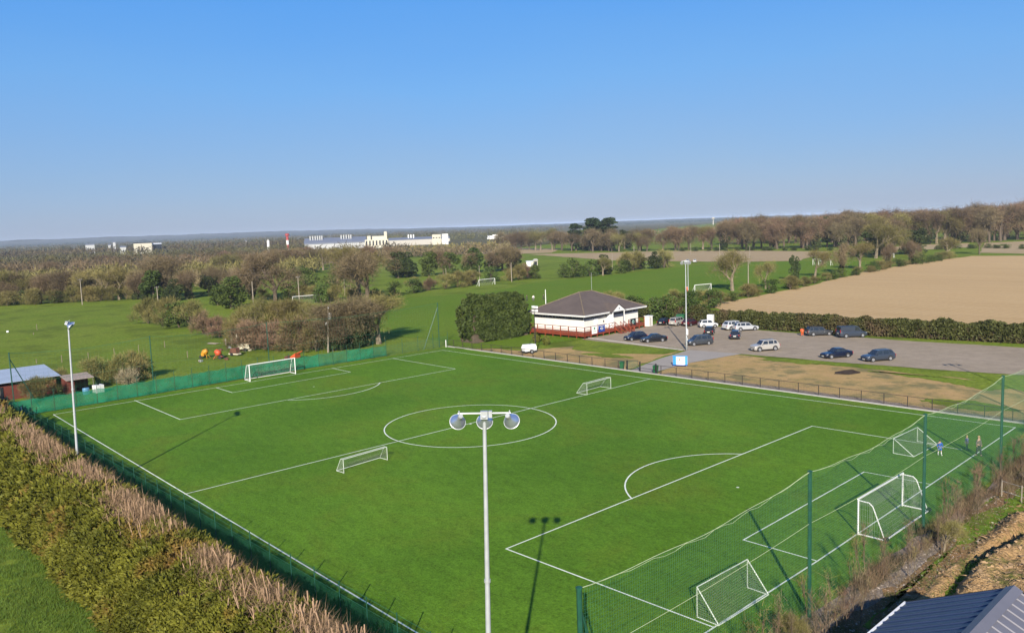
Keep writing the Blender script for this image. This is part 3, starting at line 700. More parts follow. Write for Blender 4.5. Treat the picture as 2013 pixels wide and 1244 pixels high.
# woodland beyond, too far away to tell its trees apart
def wood_mass(name, dist, u0, u1, n, hr, mat, depth, seed, wd=1.0, nt=60):
    g = np.random.default_rng(seed); rr = random.Random(seed); Ps = []; 
    for i in range(n):
        u = rr.uniform(u0, u1); d = dist+rr.uniform(0, depth); q = AT(u, 470, d); h = rr.uniform(*hr); rx = h*.42*wd
        c = np.array([[q.x, q.y, h*.5]]); dd = rvec(g, nt); P = c+dd*np.array([[rx, rx, h*.5]])*(.45+.55*g.random(nt)[:, None]); P[:, 2] = np.maximum(P[:, 2], .3); Ps.append(P)
    P = np.concatenate(Ps); fr = g.random(len(P))
    if mat in (M_IVY, M_BUSHG): me = np_mesh(name, leaf_quads(g, P, 2.4, 1.3), 4, mat, fr)
    else: me = np_mesh(name, twig_tris(g, P, rvec(g, len(P))*.8+np.array([0, 0, .8]), 3.4 if dist > 900 else 2.6, 1.5 if dist > 900 else .8 if dist > 550 else .5), 3, mat, fr)
    o = link(name, me); o["kind"] = "stuff"; return o
for i, (d, u0, u1, n, hr, mt, dp, wdd) in enumerate((
    (345, -150, 480, 90, (4, 8), M_TWIG, 50, 1.2), (400, -150, 620, 150, (6, 10), M_TWIGG, 60, 1.2), (470, -150, 640, 200, (7, 11), M_TWIG, 120, 1.3), (560, 600, 1000, 90, (6, 10), M_TWIG, 90, 1.3), (620, -150, 800, 230, (8, 12), M_WFAR, 130, 1.3), (800, -150, 600, 260, (8, 12), M_WFAR2, 200, 1.5),
    (640, 800, 1000, 30, (7, 10), M_TWIGG, 60, 1.4), (1150, -200, 620, 320, (9, 13), M_WFAR, 350, 1.8), (1250, 560, 1060, 170, (9, 12), M_WFAR2, 300, 1.8),
    (1700, -200, 1100, 420, (10, 14), M_WFAR2, 600, 2.2), (2600, -200, 1200, 520, (10, 15), M_WFAR, 900, 3.2), (4000, -200, 1500, 420, (12, 18), M_IVY, 1500, 4.5), (6300, -200, 1700, 420, (14, 22), M_IVY, 1800, 7.0),
    (700, 1050, 1450, 60, (10, 14), M_TWIG, 200, 1.5), (600, 1440, 2150, 150, (16, 21), M_TWIGR, 160, 1.4))):
    wood_mass("distant_woodland", d, u0, u1, n, hr, mt, dp, 100+i, wdd, 46 if d > 550 else 110)
# low far hills
def hills():
    V = []; F = []; n = 260; prof = ((5200, 0), (6600, .45), (7800, .85), (8600, 1), (9300, .4))
    for i in range(n+1):
        u = -700+3400*i/n
        top = 36*math.exp(-((u-60)/420.0)**2)+26*math.exp(-((u-600)/300.0)**2)+12*math.exp(-((u-1350)/260.0)**2)+(14 if u < 1300 else max(0, 14-(u-1300)*.02))
        top += 7*noise.noise(Vector((u*.012, 1, 0)))+3.5*noise.noise(Vector((u*.06, 2, 0)))+2.4*noise.noise(Vector((u*.3, 3, 0)))
        for d, k in prof:
            q = AT(u, 460, d); V.append((q.x, q.y, -1+max(0, top*k) if k else -1))
    w_ = len(prof)
    for i in range(n):
        for j in range(w_-1):
            a = i*w_+j; F.append((a, a+1, a+w_+1, a+w_))
    m = MB(); m.add(V, F); o = m.build("distant_hills", groundmat("wooded_hills", [(.018, .024, .010), (.055, .048, .022), (.17, .15, .07)], .005, .02, .05, 0)); o["kind"] = "structure"
hills()
# ------------------------------------------------------------------ floodlight masts
M_LAMP = solid("silver_reflector", (.62, .68, .80), .34, .85, var=.15)
M_LAMPW = solid("lamp_rim", (.62, .64, .66), .4, .2)
M_LENS = solid("lamp_glass", (.35, .38, .42), .1, .2, spec=.8)
def lamp_parts(parent, c, yaw, tilt):
    """round floodlight: reflector cone seen from behind, bright rim, glass, gear housing, bracket"""
    ax = Vector((cos(yaw)*cos(tilt), sin(yaw)*cos(tilt), -sin(tilt)))
    m4 = Matrix.Translation(c) @ rotm(ax).to_4x4()
    a = MB(); a.lathe([(.045, -.26), (.07, -.2), (.12, -.13), (.19, -.04), (.245, .04), (.265, .1)], 22, m4); o = a.build("reflector", M_LAMP, parent, True)
    b = MB(); b.lathe([(.262, .085), (.276, .09), (.276, .118), (.262, .122)], 22, m4, cap=False); b.lathe([(.262, .13), (.262, .085)], 22, m4, cap=False); b.build("rim", M_LAMPW, o)
    g = MB(); g.lathe([(.262, .115), (.01, .125)], 22, m4, cap=False); g.build("glass", M_LENS, o)
    h = MB(); h.lathe([(.075, -.40), (.085, -.38), (.085, -.24), (.05, -.2)], 10, m4)
    h.tube(m4 @ Vector((0, 0, -.3)), Vector(c)+Vector((0, 0, .28))-ax*.12, .022, n=5); h.build("gear_housing", M_GALV, o)
def mast(base, h, yaw, lamps, label, r0=.115, box=True, tilt=(0, 0)):
    e = empty("floodlight_mast", (base[0], base[1], 0), 0, label, "floodlight", "floodlight masts around the pitch"); e.rotation_euler = (tilt[0], tilt[1], 0)
    p = MB(); p.lathe([(r0*1.25, 0), (r0*1.2, 1.8), (r0, 1.9), (r0*.55, h-.3), (r0*.5, h)], 12); p.build("pole", M_GALV, e, True)
    q = MB(); 
    for z in (h*.48, h*.62): q.lathe([(r0*.95, z), (r0*.98, z+.02), (r0*.98, z+.09), (r0*.95, z+.11)], 12)
    q.build("joint_collar", M_GALV, e)
    ax = Vector((-sin(yaw), cos(yaw), 0)); c = MB(); ls = [l[0] for l in lamps]
    c.tube(Vector((0, 0, h))+ax*min(ls+[-.2]), Vector((0, 0, h))+ax*max(ls+[.2]), .03, n=8); c.build("crossarm", M_GALV, e)
    k = MB(); k.box((-.1*cos(yaw), -.1*sin(yaw), h-.03), (.2, .24, .26), yaw); k.box((-.08*cos(yaw)-ax.x*.2, -.08*sin(yaw)-ax.y*.2, h-.01), (.16, .12, .22), yaw); k.build("gear_box", M_GALV, e)
    fw = Vector((cos(yaw), sin(yaw), 0))
    for l, dy in lamps: lamp_parts(e, Vector((0, 0, h-.27))+ax*l+fw*.12, yaw+dy, .62)
    if box:
        b = MB(); b.box((-.22*cos(yaw), -.22*sin(yaw), 1.5), (.25, .35, .6), yaw); b.build("fuse_box", M_WHITE, e)
    return e
mast((-2.75, 70.17), 15.25, -0.76, [(-.87, -.35), (0, 0), (.87, .35)], "grey floodlight mast in the foreground with three round lamps seen from behind", tilt=(.017, -.0144))
mast((50.3, 69.0), 14.8, -1.9, [(-.55, -.3), (.05, 0), (.65, .3), (1.2, .4)], "grey floodlight mast rising from the clipped hedge at far left", tilt=(.024, -.007))
mm_ = mast((53.6, -22.7), 14.6, 2.3, [(-.6, -.3), (0, 0), (.6, .3)], "grey floodlight mast at the car park entrance", .12, False)
b = MB(); b.box((-.2, .1, 3.1), (.3, .45, .9), .7); b.build("notice_box", M_WHITE, mm_)
b = MB(); b.box((-.18, .1, 1.9), (.22, .3, .4), .7); b.build("fuse_box", M_GALV, mm_)
mast((-3.4, -9.5), 15, 2.2, [(-.87, -.3), (0, 0), (.87, .3)], "grey floodlight mast past the near corner that throws its shadow on the car park")

# ------------------------------------------------------------------ fences round the pitch
def post(name, p, h, r, mat, parent, sq=False, cap=False):
    m = MB()
    if sq: m.box((p[0], p[1], h/2), (r*2, r*2, h))
    else: m.tube((p[0], p[1], 0), (p[0], p[1], h), r, n=8)
    if cap: m.lathe([(r*1.3, h), (r*1.3, h+.04), (r*.3, h+.09)], 8, Matrix.Translation((p[0], p[1], 0)))
    return m.build(name, mat, parent)
M_SHADE = netmat("green_windbreak_cloth", (.014, .18, .095), .77)
M_SHADE3 = netmat("thin_green_cloth", (.016, .17, .10), .55)
M_SHADE2 = netmat("dark_green_fence_mesh", (.016, .090, .045), .42)
def cloth(name, a, b, z0, z1, mat, parent, wav=.05, n=10, m_=5, rag=.05, seed=0):
    a, b = Vector((a[0], a[1], 0)), Vector((b[0], b[1], 0)); d = (b-a).normalized(); nn = Vector((-d.y, d.x, 0)); V = []; F = []
    for j in range(m_+1):
        for i in range(n+1):
            t = i/n; p = a.lerp(b, t); z = z0+(z1-z0)*j/m_; k = sin(pi*t)
            off = wav*k*noise.noise(Vector((p.x*.9, p.y*.9, z*1.2+seed)))*2
            if j == m_: z -= rag*k*(1+noise.noise(Vector((p.x*2, p.y*2, 5))))
            V.append(p+nn*off+Vector((0, 0, z)))
    for j in range(m_):
        for i in range(n):
            q = j*(n+1)+i; F.append((q, q+1, q+n+2, q+n+1))
    o = MB(); o.add(V, F); return o.build(name, mat, parent, True)
FZ = [(91.3, 65.9), (91.6, 48.0), (92.3, 34.8), (91.8, 9.9)]
# side fence by the hedge
e = empty("mesh_fence", (45, 65.9, 0), 0, "green mesh fence with slim posts between the clipped hedge and the touchline", "fence"); e.location = (0, 0, 0)
xs = [91.3-2.66*i for i in range(36)]
for i, x in enumerate(xs): post("post", (x, 65.9+rnd.uniform(-.02, .02)), 2.85+rnd.uniform(-.05, .05), .032, M_GREENPOST, e)
for i in range(35): cloth("mesh_panel", (xs[i]-.04, 65.9), (xs[i+1]+.04, 65.9), .05, 2.15, M_SHADE2, e, .06, 6, 4, seed=i)
wr = MB()
for z in (2.8, 2.5, 2.18): wr.tube((xs[-1], 65.9, z), (xs[0], 65.9, z), .008, n=3)
wr.build("tension_wire", M_MESHWIRE, e)
# end fence with windbreak cloth
e = empty("windbreak_fence", (0, 0, 0), 0, "fence behind the far goal hung with bright green windbreak cloth", "fence")
pts = [Vector((*p, 0)) for p in FZ]; L = [0]
for a, b in zip(pts[:-1], pts[1:]): L.append(L[-1]+(b-a).length)
def along(t):
    k = max(j for j in range(len(pts)-1) if L[j] <= t+1e-6); return pts[k].lerp(pts[k+1], (t-L[k])/(L[k+1]-L[k]))
n_ = 22; prev = along(0)
for i in range(1, n_+1):
    q = along(L[-1]*i/n_*.9999); post("post", q, 2.9, .035, M_GREENPOST, e)
    d = (q-prev).normalized()*.05
    cloth("windbreak_panel", prev+d, q-d, .12, 2.05 if i < 21 else 1.9, M_SHADE if i not in (18, 19, 22) else M_SHADE3, e, .10, 8, 5, .1, seed=i+50); prev = q
for z in (.1, 2.1, 2.85):
    wm = MB(); wm.path([p+Vector((0, 0, z)) for p in pts], .008, 3); wm.build("tension_wire", M_MESHWIRE, e)
e = empty("mesh_fence", (0, 0, 0), 0, "bare green mesh fence joining the windbreak to the corner post", "fence")
for i in range(5):
    a = Vector((91.8, 9.9, 0)).lerp(Vector((91.6, -3.3, 0)), i/4); post("post", a, 2.7, .035, M_GREENPOST, e)
gm = MB()
for i in range(80): y = 9.9-13.2*i/80; gm.tube((91.75, y, .05), (91.75, y, 1.9), .006, n=3, cap=False)
for i in range(20): gm.tube((91.75, 9.9, .1+.095*i), (91.7, -3.3, .1+.095*i), .006, n=3, cap=False)
o = gm.build("wire_mesh", M_MESHWIRE, e); o["kind"] = "stuff"

# tall catch nets
def netpole(parent, p, h, r=.1, stay=None):
    o = post("net_pole", p, h, r, M_GREENPOST, parent, cap=True)
    if stay:
        m = MB(); m.tube((p[0], p[1], h-.7), (p[0]+stay[0], p[1]+stay[1], 0), .055, n=6); m.build("raking_strut", M_GREENPOST, parent)
def catchnet(parent, P, h, sp=.15, r=.004, mid=5.2, mat=None, sag=.4, cordmat=None):
    mat = mat or M_MESHWIRE; cordmat = cordmat or M_CORD; nm = MB(); cm = MB(); mc = MB()
    for a, b in zip(P[:-1], P[1:]):
        a, b = Vector((*a, 0)), Vector((*b, 0)); Ln = (b-a).length; n = int(Ln/sp)
        ht = lambda t, z: z-sag*4*t*(1-t)*(z/h)**3
        for i in range(1, n):
            p = a.lerp(b, i/n); nm.tube(p+Vector((0, 0, .05)), p+Vector((0, 0, ht(i/n, h))), r, n=3, cap=False)
        for j in range(int(h/sp)+1):
            z = min(h, .05+j*sp); k = 8
            nm.path([a.lerp(b, t/k)+Vector((0, 0, ht(t/k, z))) for t in range(k+1)], r, 3)
        k = 24; wob = lambda t, s: .05*sin(t*37+s)
        cm.path([a.lerp(b, t/k)+Vector((0, 0, ht(t/k, h)+(wob(t, 0) if 0 < t < k else 0))) for t in range(k+1)], .013, 4)
        cm.path([a.lerp(b, t/k)+Vector((0, 0, ht(t/k, h)-.09*sin(pi*t/k)*(1+sin(t*1.9))-.02)) for t in range(k+1)], .009, 4)
        mc.path([a.lerp(b, t/k)+Vector((0, 0, ht(t/k, mid)-.05*sin(pi*t/k))) for t in range(k+1)], .011, 4)
    o = nm.build("netting", mat, parent); o["kind"] = "stuff"
    cm.build("top_cord", cordmat, parent); mc.build("middle_cord", cordmat, parent)
e = empty("catch_net", (0, 0, 0), 0, "tall green catch net on dark green poles behind the near goal", "net fence")
NP = [(-3.35, 66.0), (-3.1, 47.8), (-3.0, 31.8), (-2.9, 15.4), (-2.9, -2.6)]
for i, p in enumerate(NP): netpole(e, p, 8.0, .105, (0.2, -2.6) if i == 0 else None)
catchnet(e, NP, 8.0, .15, .0050)
e = empty("catch_net", (0, 0, 0), 0, "tall fine catch net on thin dark poles behind the far goal", "net fence")
NP2 = [(91.9, 65.1), (92.2, 48.2), (92.4, 30.9), (92.1, 14.5), (91.9, -1.6)]
for i, p in enumerate(NP2):
    if i != 3: netpole(e, p, 8.0, .07, {0: (1.5, -3.2), 4: (.8, 2.9)}.get(i))
catchnet(e, NP2[:3]+[NP2[4]], 8.0, .5, .004, 4.2, sag=.5, cordmat=M_MESHWIRE)

# spectators' rail along the car park side
e = empty("pitch_rail", (0, 0, 0), 0, "low dark brown spectators rail along the car park side of the pitch", "railing")
GX = (45.2, 50.9)
xr = [89.9-2.53*i for i in range(38)]; xr = [x for x in xr if not GX[0] < x < GX[1]]
for x in xr: post("rail_post", (x, -3.3), 1.28, .034, M_BLACKRAIL, e, True)
for a, b in ((xr[-1]-.2, GX[0]), (GX[1], 91.4)):
    for z, r in ((1.28, .03), (.16, .014)):
        t = MB(); t.tube((a, -3.3, z), (b, -3.3, z), r, n=6); t.build("rail_bar", M_BLACKRAIL, e)
wm = MB()
for a, b in ((xr[-1], GX[0]), (GX[1], 91.4)):
    n = int((b-a)/.2)
    for i in range(n): wm.tube((a+.2*i, -3.3, .16), (a+.2*i, -3.3, 1.26), .0035, n=3, cap=False)
    for j in range(6): wm.tube((a, -3.3, .25+.18*j), (b, -3.3, .25+.18*j), .0035, n=3, cap=False)
o = wm.build("rail_mesh", M_BLACKRAIL, e); o["kind"] = "stuff"
for x in (45.3, 48.1, 50.4): post("gate_post", (x, -3.4), 1.45, .075, M_DARK, e, True)
gt = empty("entrance_gate", (50.4, -3.5, 0), -2.35, "dark meshed gate leaf standing open at the pitch entrance", "gate")
fr = MB()
for a, b in (((0, 0, .15), (0, 0, 1.35)), ((1.5, 0, .15), (1.5, 0, 1.35)), ((0, 0, .15), (1.5, 0, .15)), ((0, 0, 1.35), (1.5, 0, 1.35))): fr.tube(a, b, .03)
fr.build("gate_frame", M_DARK, gt); wm = MB()
for i in range(1, 14): wm.tube((i*.108, 0, .15), (i*.108, 0, 1.35), .006, n=3); 
for i in range(1, 11): wm.tube((0, 0, .15+i*.11), (1.5, 0, .15+i*.11), .006, n=3)
wm.build("gate_mesh", M_MESHWIRE, gt)
gt = empty("entrance_gate", (48.1, -3.4, 0), pi, "closed dark gate leaf beside the right green bin", "gate"); fr = MB()
for a, b in (((0, 0, .15), (0, 0, 1.3)), ((2.7, 0, .15), (2.7, 0, 1.3)), ((0, 0, .15), (2.7, 0, .15)), ((0, 0, 1.3), (2.7, 0, 1.3)), ((0, 0, .6), (2.7, 0, .6))): fr.tube(a, b, .026)
fr.build("gate_frame", M_DARK, gt)
# wheelie bins
M_BIN = solid("green_bin_plastic", (.012, .10, .035), .5)
def bin_(loc, rz, lab):
    e = empty("wheelie_bin", (loc[0], loc[1], .03), rz, lab, "bin", "green wheelie bins by the gate")
    b = MB(); b.loft([[(-.24, -.26, .06), (.24, -.26, .06), (.24, .26, .06), (-.24, .26, .06)], [(-.30, -.34, 1.0), (.30, -.34, 1.0), (.30, .34, 1.0), (-.30, .34, 1.0)]]); b.build("bin_body", M_BIN, e)
    l = MB(); l.prism([(-.33, -.36, 1.0), (.33, -.36, 1.0), (.33, .33, 1.0), (-.33, .33, 1.0)], (0, 0, .05)); l.prism([(-.25, -.3, 1.05), (.25, -.3, 1.05), (.25, .25, 1.05), (-.25, .25, 1.05)], (0, 0, .05)); l.tube((-.28, .40, .98), (.28, .40, .98), .025); l.build("lid", M_BIN, e)
    for s in (-.27, .27): w_ = MB(); w_.tube((s-.03, .28, .12), (s+.03, .28, .12), .12, n=12); w_.build("wheel", M_DARK, e)
bin_(G(1223, 725), .4, "green wheelie bin on the left side of the pitch entrance"); bin_(G(1289, 733.5), .2, "green wheelie bin on the right side of the pitch entrance")

M_NETD = solid("weathered_net_cord", (.30, .31, .29), .8)
# ------------------------------------------------------------------ goals
def net_surface(mb, f, nu, nv, r, su=6, sv=6):
    for i in range(nu+1):
        mb.path([f(i/nu, k/sv) for k in range(sv+1)], r, 3)
    for j in range(nv+1):
        mb.path([f(k/su, j/nv) for k in range(su+1)], r, 3)
def full_goal(loc, rz, label, wheels=True):
    """origin: middle of the goal line, net towards -x local; seven metre goal"""
    e = empty("football_goal", (loc[0], loc[1], .03), rz, label, "goal", "full size white goals on the pitch")
    H, W, D1, D2 = 2.44, 3.66, .95, 1.75
    f = MB()
    for s in (-1, 1): f.tube((0, s*W, 0), (0, s*W, H), .065, n=10)
    f.build("post", M_WHITE, e)
    c = MB(); c.tube((0, -W-.06, H), (0, W+.06, H), .065, n=10); c.build("crossbar", M_WHITE, e)
    for s in (-1, 1):
        b = MB(); b.path([(0, s*W, H-.08), (-D1*.75, s*W, H-.1), (-D1, s*W, H-.3), (-D2, s*W, .08)], .038, 8); b.build("side_stanchion", M_WHITE, e)
        g_ = MB(); g_.tube((0, s*W, .06), (-D2-.1, s*W, .06), .05, n=8); g_.build("ground_arm", M_WHITE, e)
        if wheels:
            w_ = MB(); w_.tube((-D2-.1, s*W-.06, .16), (-D2-.1, s*W+.1, .16), .16, n=12); w_.build("wheel", M_DARK, e)
    g_ = MB(); g_.tube((-D2-.05, -W, .07), (-D2-.05, W, .07), .05, n=8); g_.build("ground_bar", M_WHITE, e)
    nm = MB(); prof = [(0, H-.07), (-D1*.75, H-.12), (-D1-.02, H-.34), (-D2, .1)]
    def pf(t):
        t *= 3; k = min(2, int(t)); q = t-k; return Vector((prof[k][0]*(1-q)+prof[k+1][0]*q, 0, prof[k][1]*(1-q)+prof[k+1][1]*q))
    def back(u, v): p = pf(v); sg = .12*sin(pi*u)*sin(pi*v); return Vector((p.x+sg, -W+2*W*u, p.z-sg*.7))
    net_surface(nm, back, 58, 26, .0036, 8, 6)
    for s in (-1, 1):
        for i in range(1, 14):
            t = i/14; p = pf(t); nm.tube((0, s*W, max(.05, p.z-.0)), (p.x, s*W+.02*s, p.z), .0045, n=3); nm.tube((p.x, s*W, p.z), (p.x, s*W, .06), .0045, n=3, cap=False)
    o = nm.build("goal_net", M_NETD, e); o["kind"] = "stuff"; return e
gn = (G(1685, 1053)+G(1775, 993))/2; gf = (G(494, 750)+G(579, 735))/2
full_goal((gn.x, gn.y), 0.0, "white full size goal with net at the near end, close to the bank")
full_goal((gf.x, gf.y), pi, "white full size goal in front of the green windbreak at the far end")
M_TUBEG = solid("worn_white_tube", (.55, .60, .52), .5, var=.15)
def small_goal(a, b, depth_dir, H, D, label, style):
    """a, b: feet of the two uprights on the ground"""
    a, b = Vector(a), Vector(b); c = (a+b)/2; W = (a-b).length/2; yaw = atan2(depth_dir[1], depth_dir[0])
    e = empty("small_goal", (c.x, c.y, .035), yaw, label, "small goal", "small training goals on the pitch")
    def bar(name, p, q, r=.022): m = MB(); m.tube(p, q, r, n=6); m.build(name, M_TUBEG, e)
    nm = MB()
    if style == "frame":
        TD = D*.35
        for s in (-W, W):
            bar("upright", (0, s, 0), (0, s, H), .028); bar("top_arm", (0, s, H), (TD, s, H-.02)); bar("back_brace", (TD, s, H-.02), (D, s, .05)); bar("ground_arm", (0, s, .03), (D, s, .03), .026)
        bar("crossbar", (0, -W, H), (0, W, H), .03); bar("rear_bar", (D, -W, .04), (D, W, .04), .03); bar("top_rear_bar", (TD, -W, H-.02), (TD, W, H-.02), .018)
        net_surface(nm, lambda u, v: Vector((TD+(D-TD)*v-.1*sin(pi*v), -W+2*W*u, (H-.03)*(1-v)+.04)), 44, 14, .0034, 6, 5)
        net_surface(nm, lambda u, v: Vector((TD*v, -W+2*W*u, H-.01)), 50, 4, .0045, 4, 1)
        for s in (-W, W):
            for i in range(1, 10): t = i/10; nm.tube((0, s, H*(1-t)), (TD+(D-TD)*t, s, H*(1-t)), .004, n=3); nm.tube((D*t, s, .04), (D*t, s, min(H, H*(1-max(0, (D*t-TD)/(D-TD))))), .004, n=3)
    else:   # triangle frame: upright front, straight stay to the rear bar
        for s in (-W, W):
            bar("upright", (0, s, 0), (0, s, H), .03); bar("stay", (0, s, H), (D, s, .04), .034); bar("ground_arm", (0, s, .03), (D, s, .03), .03)
        bar("crossbar", (0, -W, H), (0, W, H), .034); bar("rear_bar", (D, -W, .04), (D, W, .04), .034)
        net_surface(nm, lambda u, v: Vector((D*v-.04*sin(pi*v), -W+2*W*u, H*(1-v)+.03)), 44, 17, .0036, 6, 5)
        for s in (-W, W):
            for i in range(1, 13): t = i/13; nm.tube((0, s, H*(1-t)), (D*t, s, H*(1-t)), .0045, n=3); nm.tube((D*t, s, .03), (D*t, s, H*(1-t)), .0045, n=3)
    o = nm.build("goal_net", M_NETG, e); o["kind"] = "stuff"; return e
small_goal(G(672, 929), G(766, 906), (1, .08), 1.25, 1.1, "small grey net goal on the left half of the halfway line", "frame")
small_goal(G(1151, 776), G(1204, 764), (1, .05), 1.42, 1.7, "small grey net goal near the right end of the halfway line", "frame")
small_goal(G(1368, 1213), G(1472, 1157), (-1, .02), 1.72, 1.35, "small triangular goal with dark net at the bottom near the catch net", "tri")
small_goal(G(1758, 892), G(1801, 868), (-1, .02), 1.36, 1.75, "small triangular goal near the players at the right corner", "tri")
# goals on the fields beyond
def far_goal(pa, pb, top, label, mat=None, H=2.3):
    a, b = G(*pa), G(*pb); a = Vector((a.x, a.y, .06)); b = Vector((b.x, b.y, .06)); e = empty("field_goal", a, 0, label, "goal", "white goals on the fields beyond"); d = b-a
    r = .085; mt = mat or M_WHITE; n = Vector((d.y, -d.x, 0)).normalized()*1.3
    if n.dot(a-CAM) < 0: n = -n
    for q in (Vector((0, 0, 0)), d): m = MB(); m.tube(q, q+Vector((0, 0, H)), r); m.build("post", mt, e)
    m = MB(); m.tube(Vector((0, 0, H)), d+Vector((0, 0, H)), r); m.build("crossbar", mt, e)
    for q in (Vector((0, 0, 0)), d): m = MB(); m.tube(q+Vector((0, 0, H)), q+n, r*.5); m.build("back_stay", mt, e)
    nm = MB(); net_surface(nm, lambda u, v: d*u+Vector((0, 0, H))*(1-v)+n*v, 30, 10, .008, 2, 2); o = nm.build("goal_net", M_NETG, e); o["kind"] = "stuff"
far_goal((576, 600), (622, 596), 580, "white goal in the left meadow in front of the hedgerow", H=2.5)
far_goal((942, 563), (973, 559.5), 549, "white goal at the left end of the playing field")
far_goal((1258, 529), (1279, 527.5), 517, "white goal on the far side of the playing field under the big trees")
far_goal((1366, 575), (1398, 572), 561, "white goal just right of the entrance floodlight mast", H=2.1)
far_goal((1598, 521), (1633, 522), 509, "white goal frame seen through thin trees beyond the tilled field", H=2.4)
far_goal((1741, 507), (1757, 507), 499, "tiny white goal far off above the tilled field", H=2.0)
far_goal((1609, 521), (1617, 521), 512, "small white goal inside the bigger frame", H=1.7)
# ------------------------------------------------------------------ clubhouse
M_ROOF = None
def roofmat():
    m, n, b, out = nodes_of("mossy_slate_roof"); P = geo_pos(n)
    f = ramp(n, tex(n, .35, 5, .65, P), .35, .65); c = mixc(n, f, (.060, .044, .037), (.085, .064, .053))
    w_ = n.nodes.new("ShaderNodeTexWave"); w_.wave_type = 'BANDS'; w_.bands_direction = 'Z'; w_.inputs["Scale"].default_value = 2.2; w_.inputs["Distortion"].default_value = .3; n.links.new(P, w_.inputs[0])
    c = mixc(n, ramp(n, w_.outputs[1], 0, 1, 0, .25), c, (.06, .045, .042))
    mo = ramp(n, tex(n, .9, 5, .7, P), .6, .75, 0, .5); c = mixc(n, mo, c, (.12, .10, .05))
    n.links.new(c, b.inputs["Base Color"]); b.inputs["Roughness"].default_value = .85; bump(n, b, w_.outputs[1], .4, .03); return m
M_ROOF = roofmat()
M_CREAM = solid("cream_render", (.72, .70, .65), .85, var=.06, scale=.6)
M_RED = solid("red_brown_timber", (.24, .045, .018), .6, var=.3, scale=1.5)
M_REDD = solid("dark_red_timber", (.15, .030, .016), .65, var=.3, scale=1.5)
M_SOFFIT = solid("grey_soffit", (.12, .12, .14), .7)
M_WINDARK = solid("dark_window_glass", (.02, .025, .035), .1, spec=.8)
M_MOSSR = solid("ridge_tile_lichen", (.17, .13, .085), .9, var=.3)
cl = empty("clubhouse", (77.0, -24.1, 0), R(2.4), "white single storey clubhouse with brown hipped roof and red timber deck", "building")
EX, EY = 15.0, -19.6; E0 = 4.0
def cbox(name, x0, x1, y0, y1, z0, z1, mat, parent=cl): b = MB(); b.box(((x0+x1)/2, (y0+y1)/2, (z0+z1)/2), (abs(x1-x0), abs(y1-y0), z1-z0)); return b.build(name, mat, parent)
cbox("wall", 1.2, EX-1.2, -1.2, EY+1.2, .3, 3.85, M_CREAM)
cbox("plinth", 1.1, EX-1.1, -1.1, EY+1.1, 0, .32, M_CONC)
rf = MB(); rz_ = 7.75; A = [(-.05, .05), (EX+.05, .05), (EX+.05, EY-.05), (-.05, EY-.05)]; r1, r2 = (7.5, -7.7), (7.5, -11.6)
rf.add([(x, y, E0+.22) for x, y in A]+[(*r1, rz_), (*r2, rz_)], [(0, 4, 1), (1, 4, 5, 2), (2, 5, 3), (3, 5, 4, 0), (0, 1, 2, 3)])
ro = rf.build("roof", M_ROOF, cl)
hp = MB()
for a, b in (((0, 0, E0+.24), (*r1, rz_)), ((EX, 0, E0+.24), (*r1, rz_)), ((0, EY, E0+.24), (*r2, rz_)), ((EX, EY, E0+.24), (*r2, rz_)), ((*r1, rz_), (*r2, rz_))):
    a, b = Vector(a), Vector(b); n = int((b-a).length/.45)
    for i in range(n): hp.tube(a.lerp(b, (i+.04)/n), a.lerp(b, (i+.98)/n)+Vector((0, 0, .015)), .11, .10, 6)
hp.build("hip_tiles", M_MOSSR, ro)
fs = MB()
for (x, y, dx, dy) in ((EX/2, -.0+.02, EX+.2, .06), (EX/2, EY-.02, EX+.2, .06), (-.02, EY/2, .06, -EY+.2), (EX+.02, EY/2, .06, -EY+.2)): fs.box((x, y, E0+.09), (dx, dy, .27))
fs.build("fascia_board", M_WHITE, cl)
cbox("soffit", .05, EX-.05, -.05, EY+.05, 3.86, 3.95, M_SOFFIT)
gu = MB()
gu.tube((-.1, .1, E0+.2), (EX+.1, .1, E0+.2), .055); gu.tube((-.1, .1, E0+.2), (-.1, EY-.1, E0+.2), .055); gu.build("gutter", M_WHITE, cl)
# high strip of dark panelling and windows under the eaves on the two visible faces
cbox("dark_frieze", 1.25, EX-1.25, -1.14, -1.19, 3.3, 3.84, M_SOFFIT); cbox("dark_frieze", 1.14, 1.19, -1.25, EY+1.25, 3.3, 3.84, M_SOFFIT)
for i, x in enumerate((3.0, 4.0, 5.6, 6.5, 8.1, 9.0, 10.6, 11.5)):
    w_ = cbox("window", x, x+.75, -1.08, -1.14, 3.36, 3.74, M_WINDARK); cbox("frame", x-.04, x+.79, -1.11, -1.13, 3.32, 3.78, M_WHITE, w_)
for y in (-3.3, -7.2, -13.0, -15.4, -16.6):
    w_ = cbox("window", 1.08, 1.14, y, y-.8, 3.36, 3.74, M_WINDARK); cbox("frame", 1.11, 1.13, y+.04, y-.84, 3.32, 3.78, M_WHITE, w_)
for y, h in ((-4.2, 3.2), (-9.2, 3.3)):
    d_ = cbox("door", 1.06, 1.16, y, y-1.1, 1.05, h, M_WHITE); cbox("handle", 1.02, 1.06, y-.9, y-1.0, 1.95, 2.05, M_DARK, d_); cbox("door_frame", 1.11, 1.17, y+.08, y-1.18, 1.02, h+.08, solid("door_trim", (.6, .6, .6), .5), d_)
cbox("window", 1.1, 1.16, -7.0, -7.3, 2.2, 2.6, M_WINDARK)
dp = MB(); dp.tube((1.1, -1.1, .3), (1.1, -1.1, 3.8), .06); dp.build("downpipe", M_WHITE, cl)
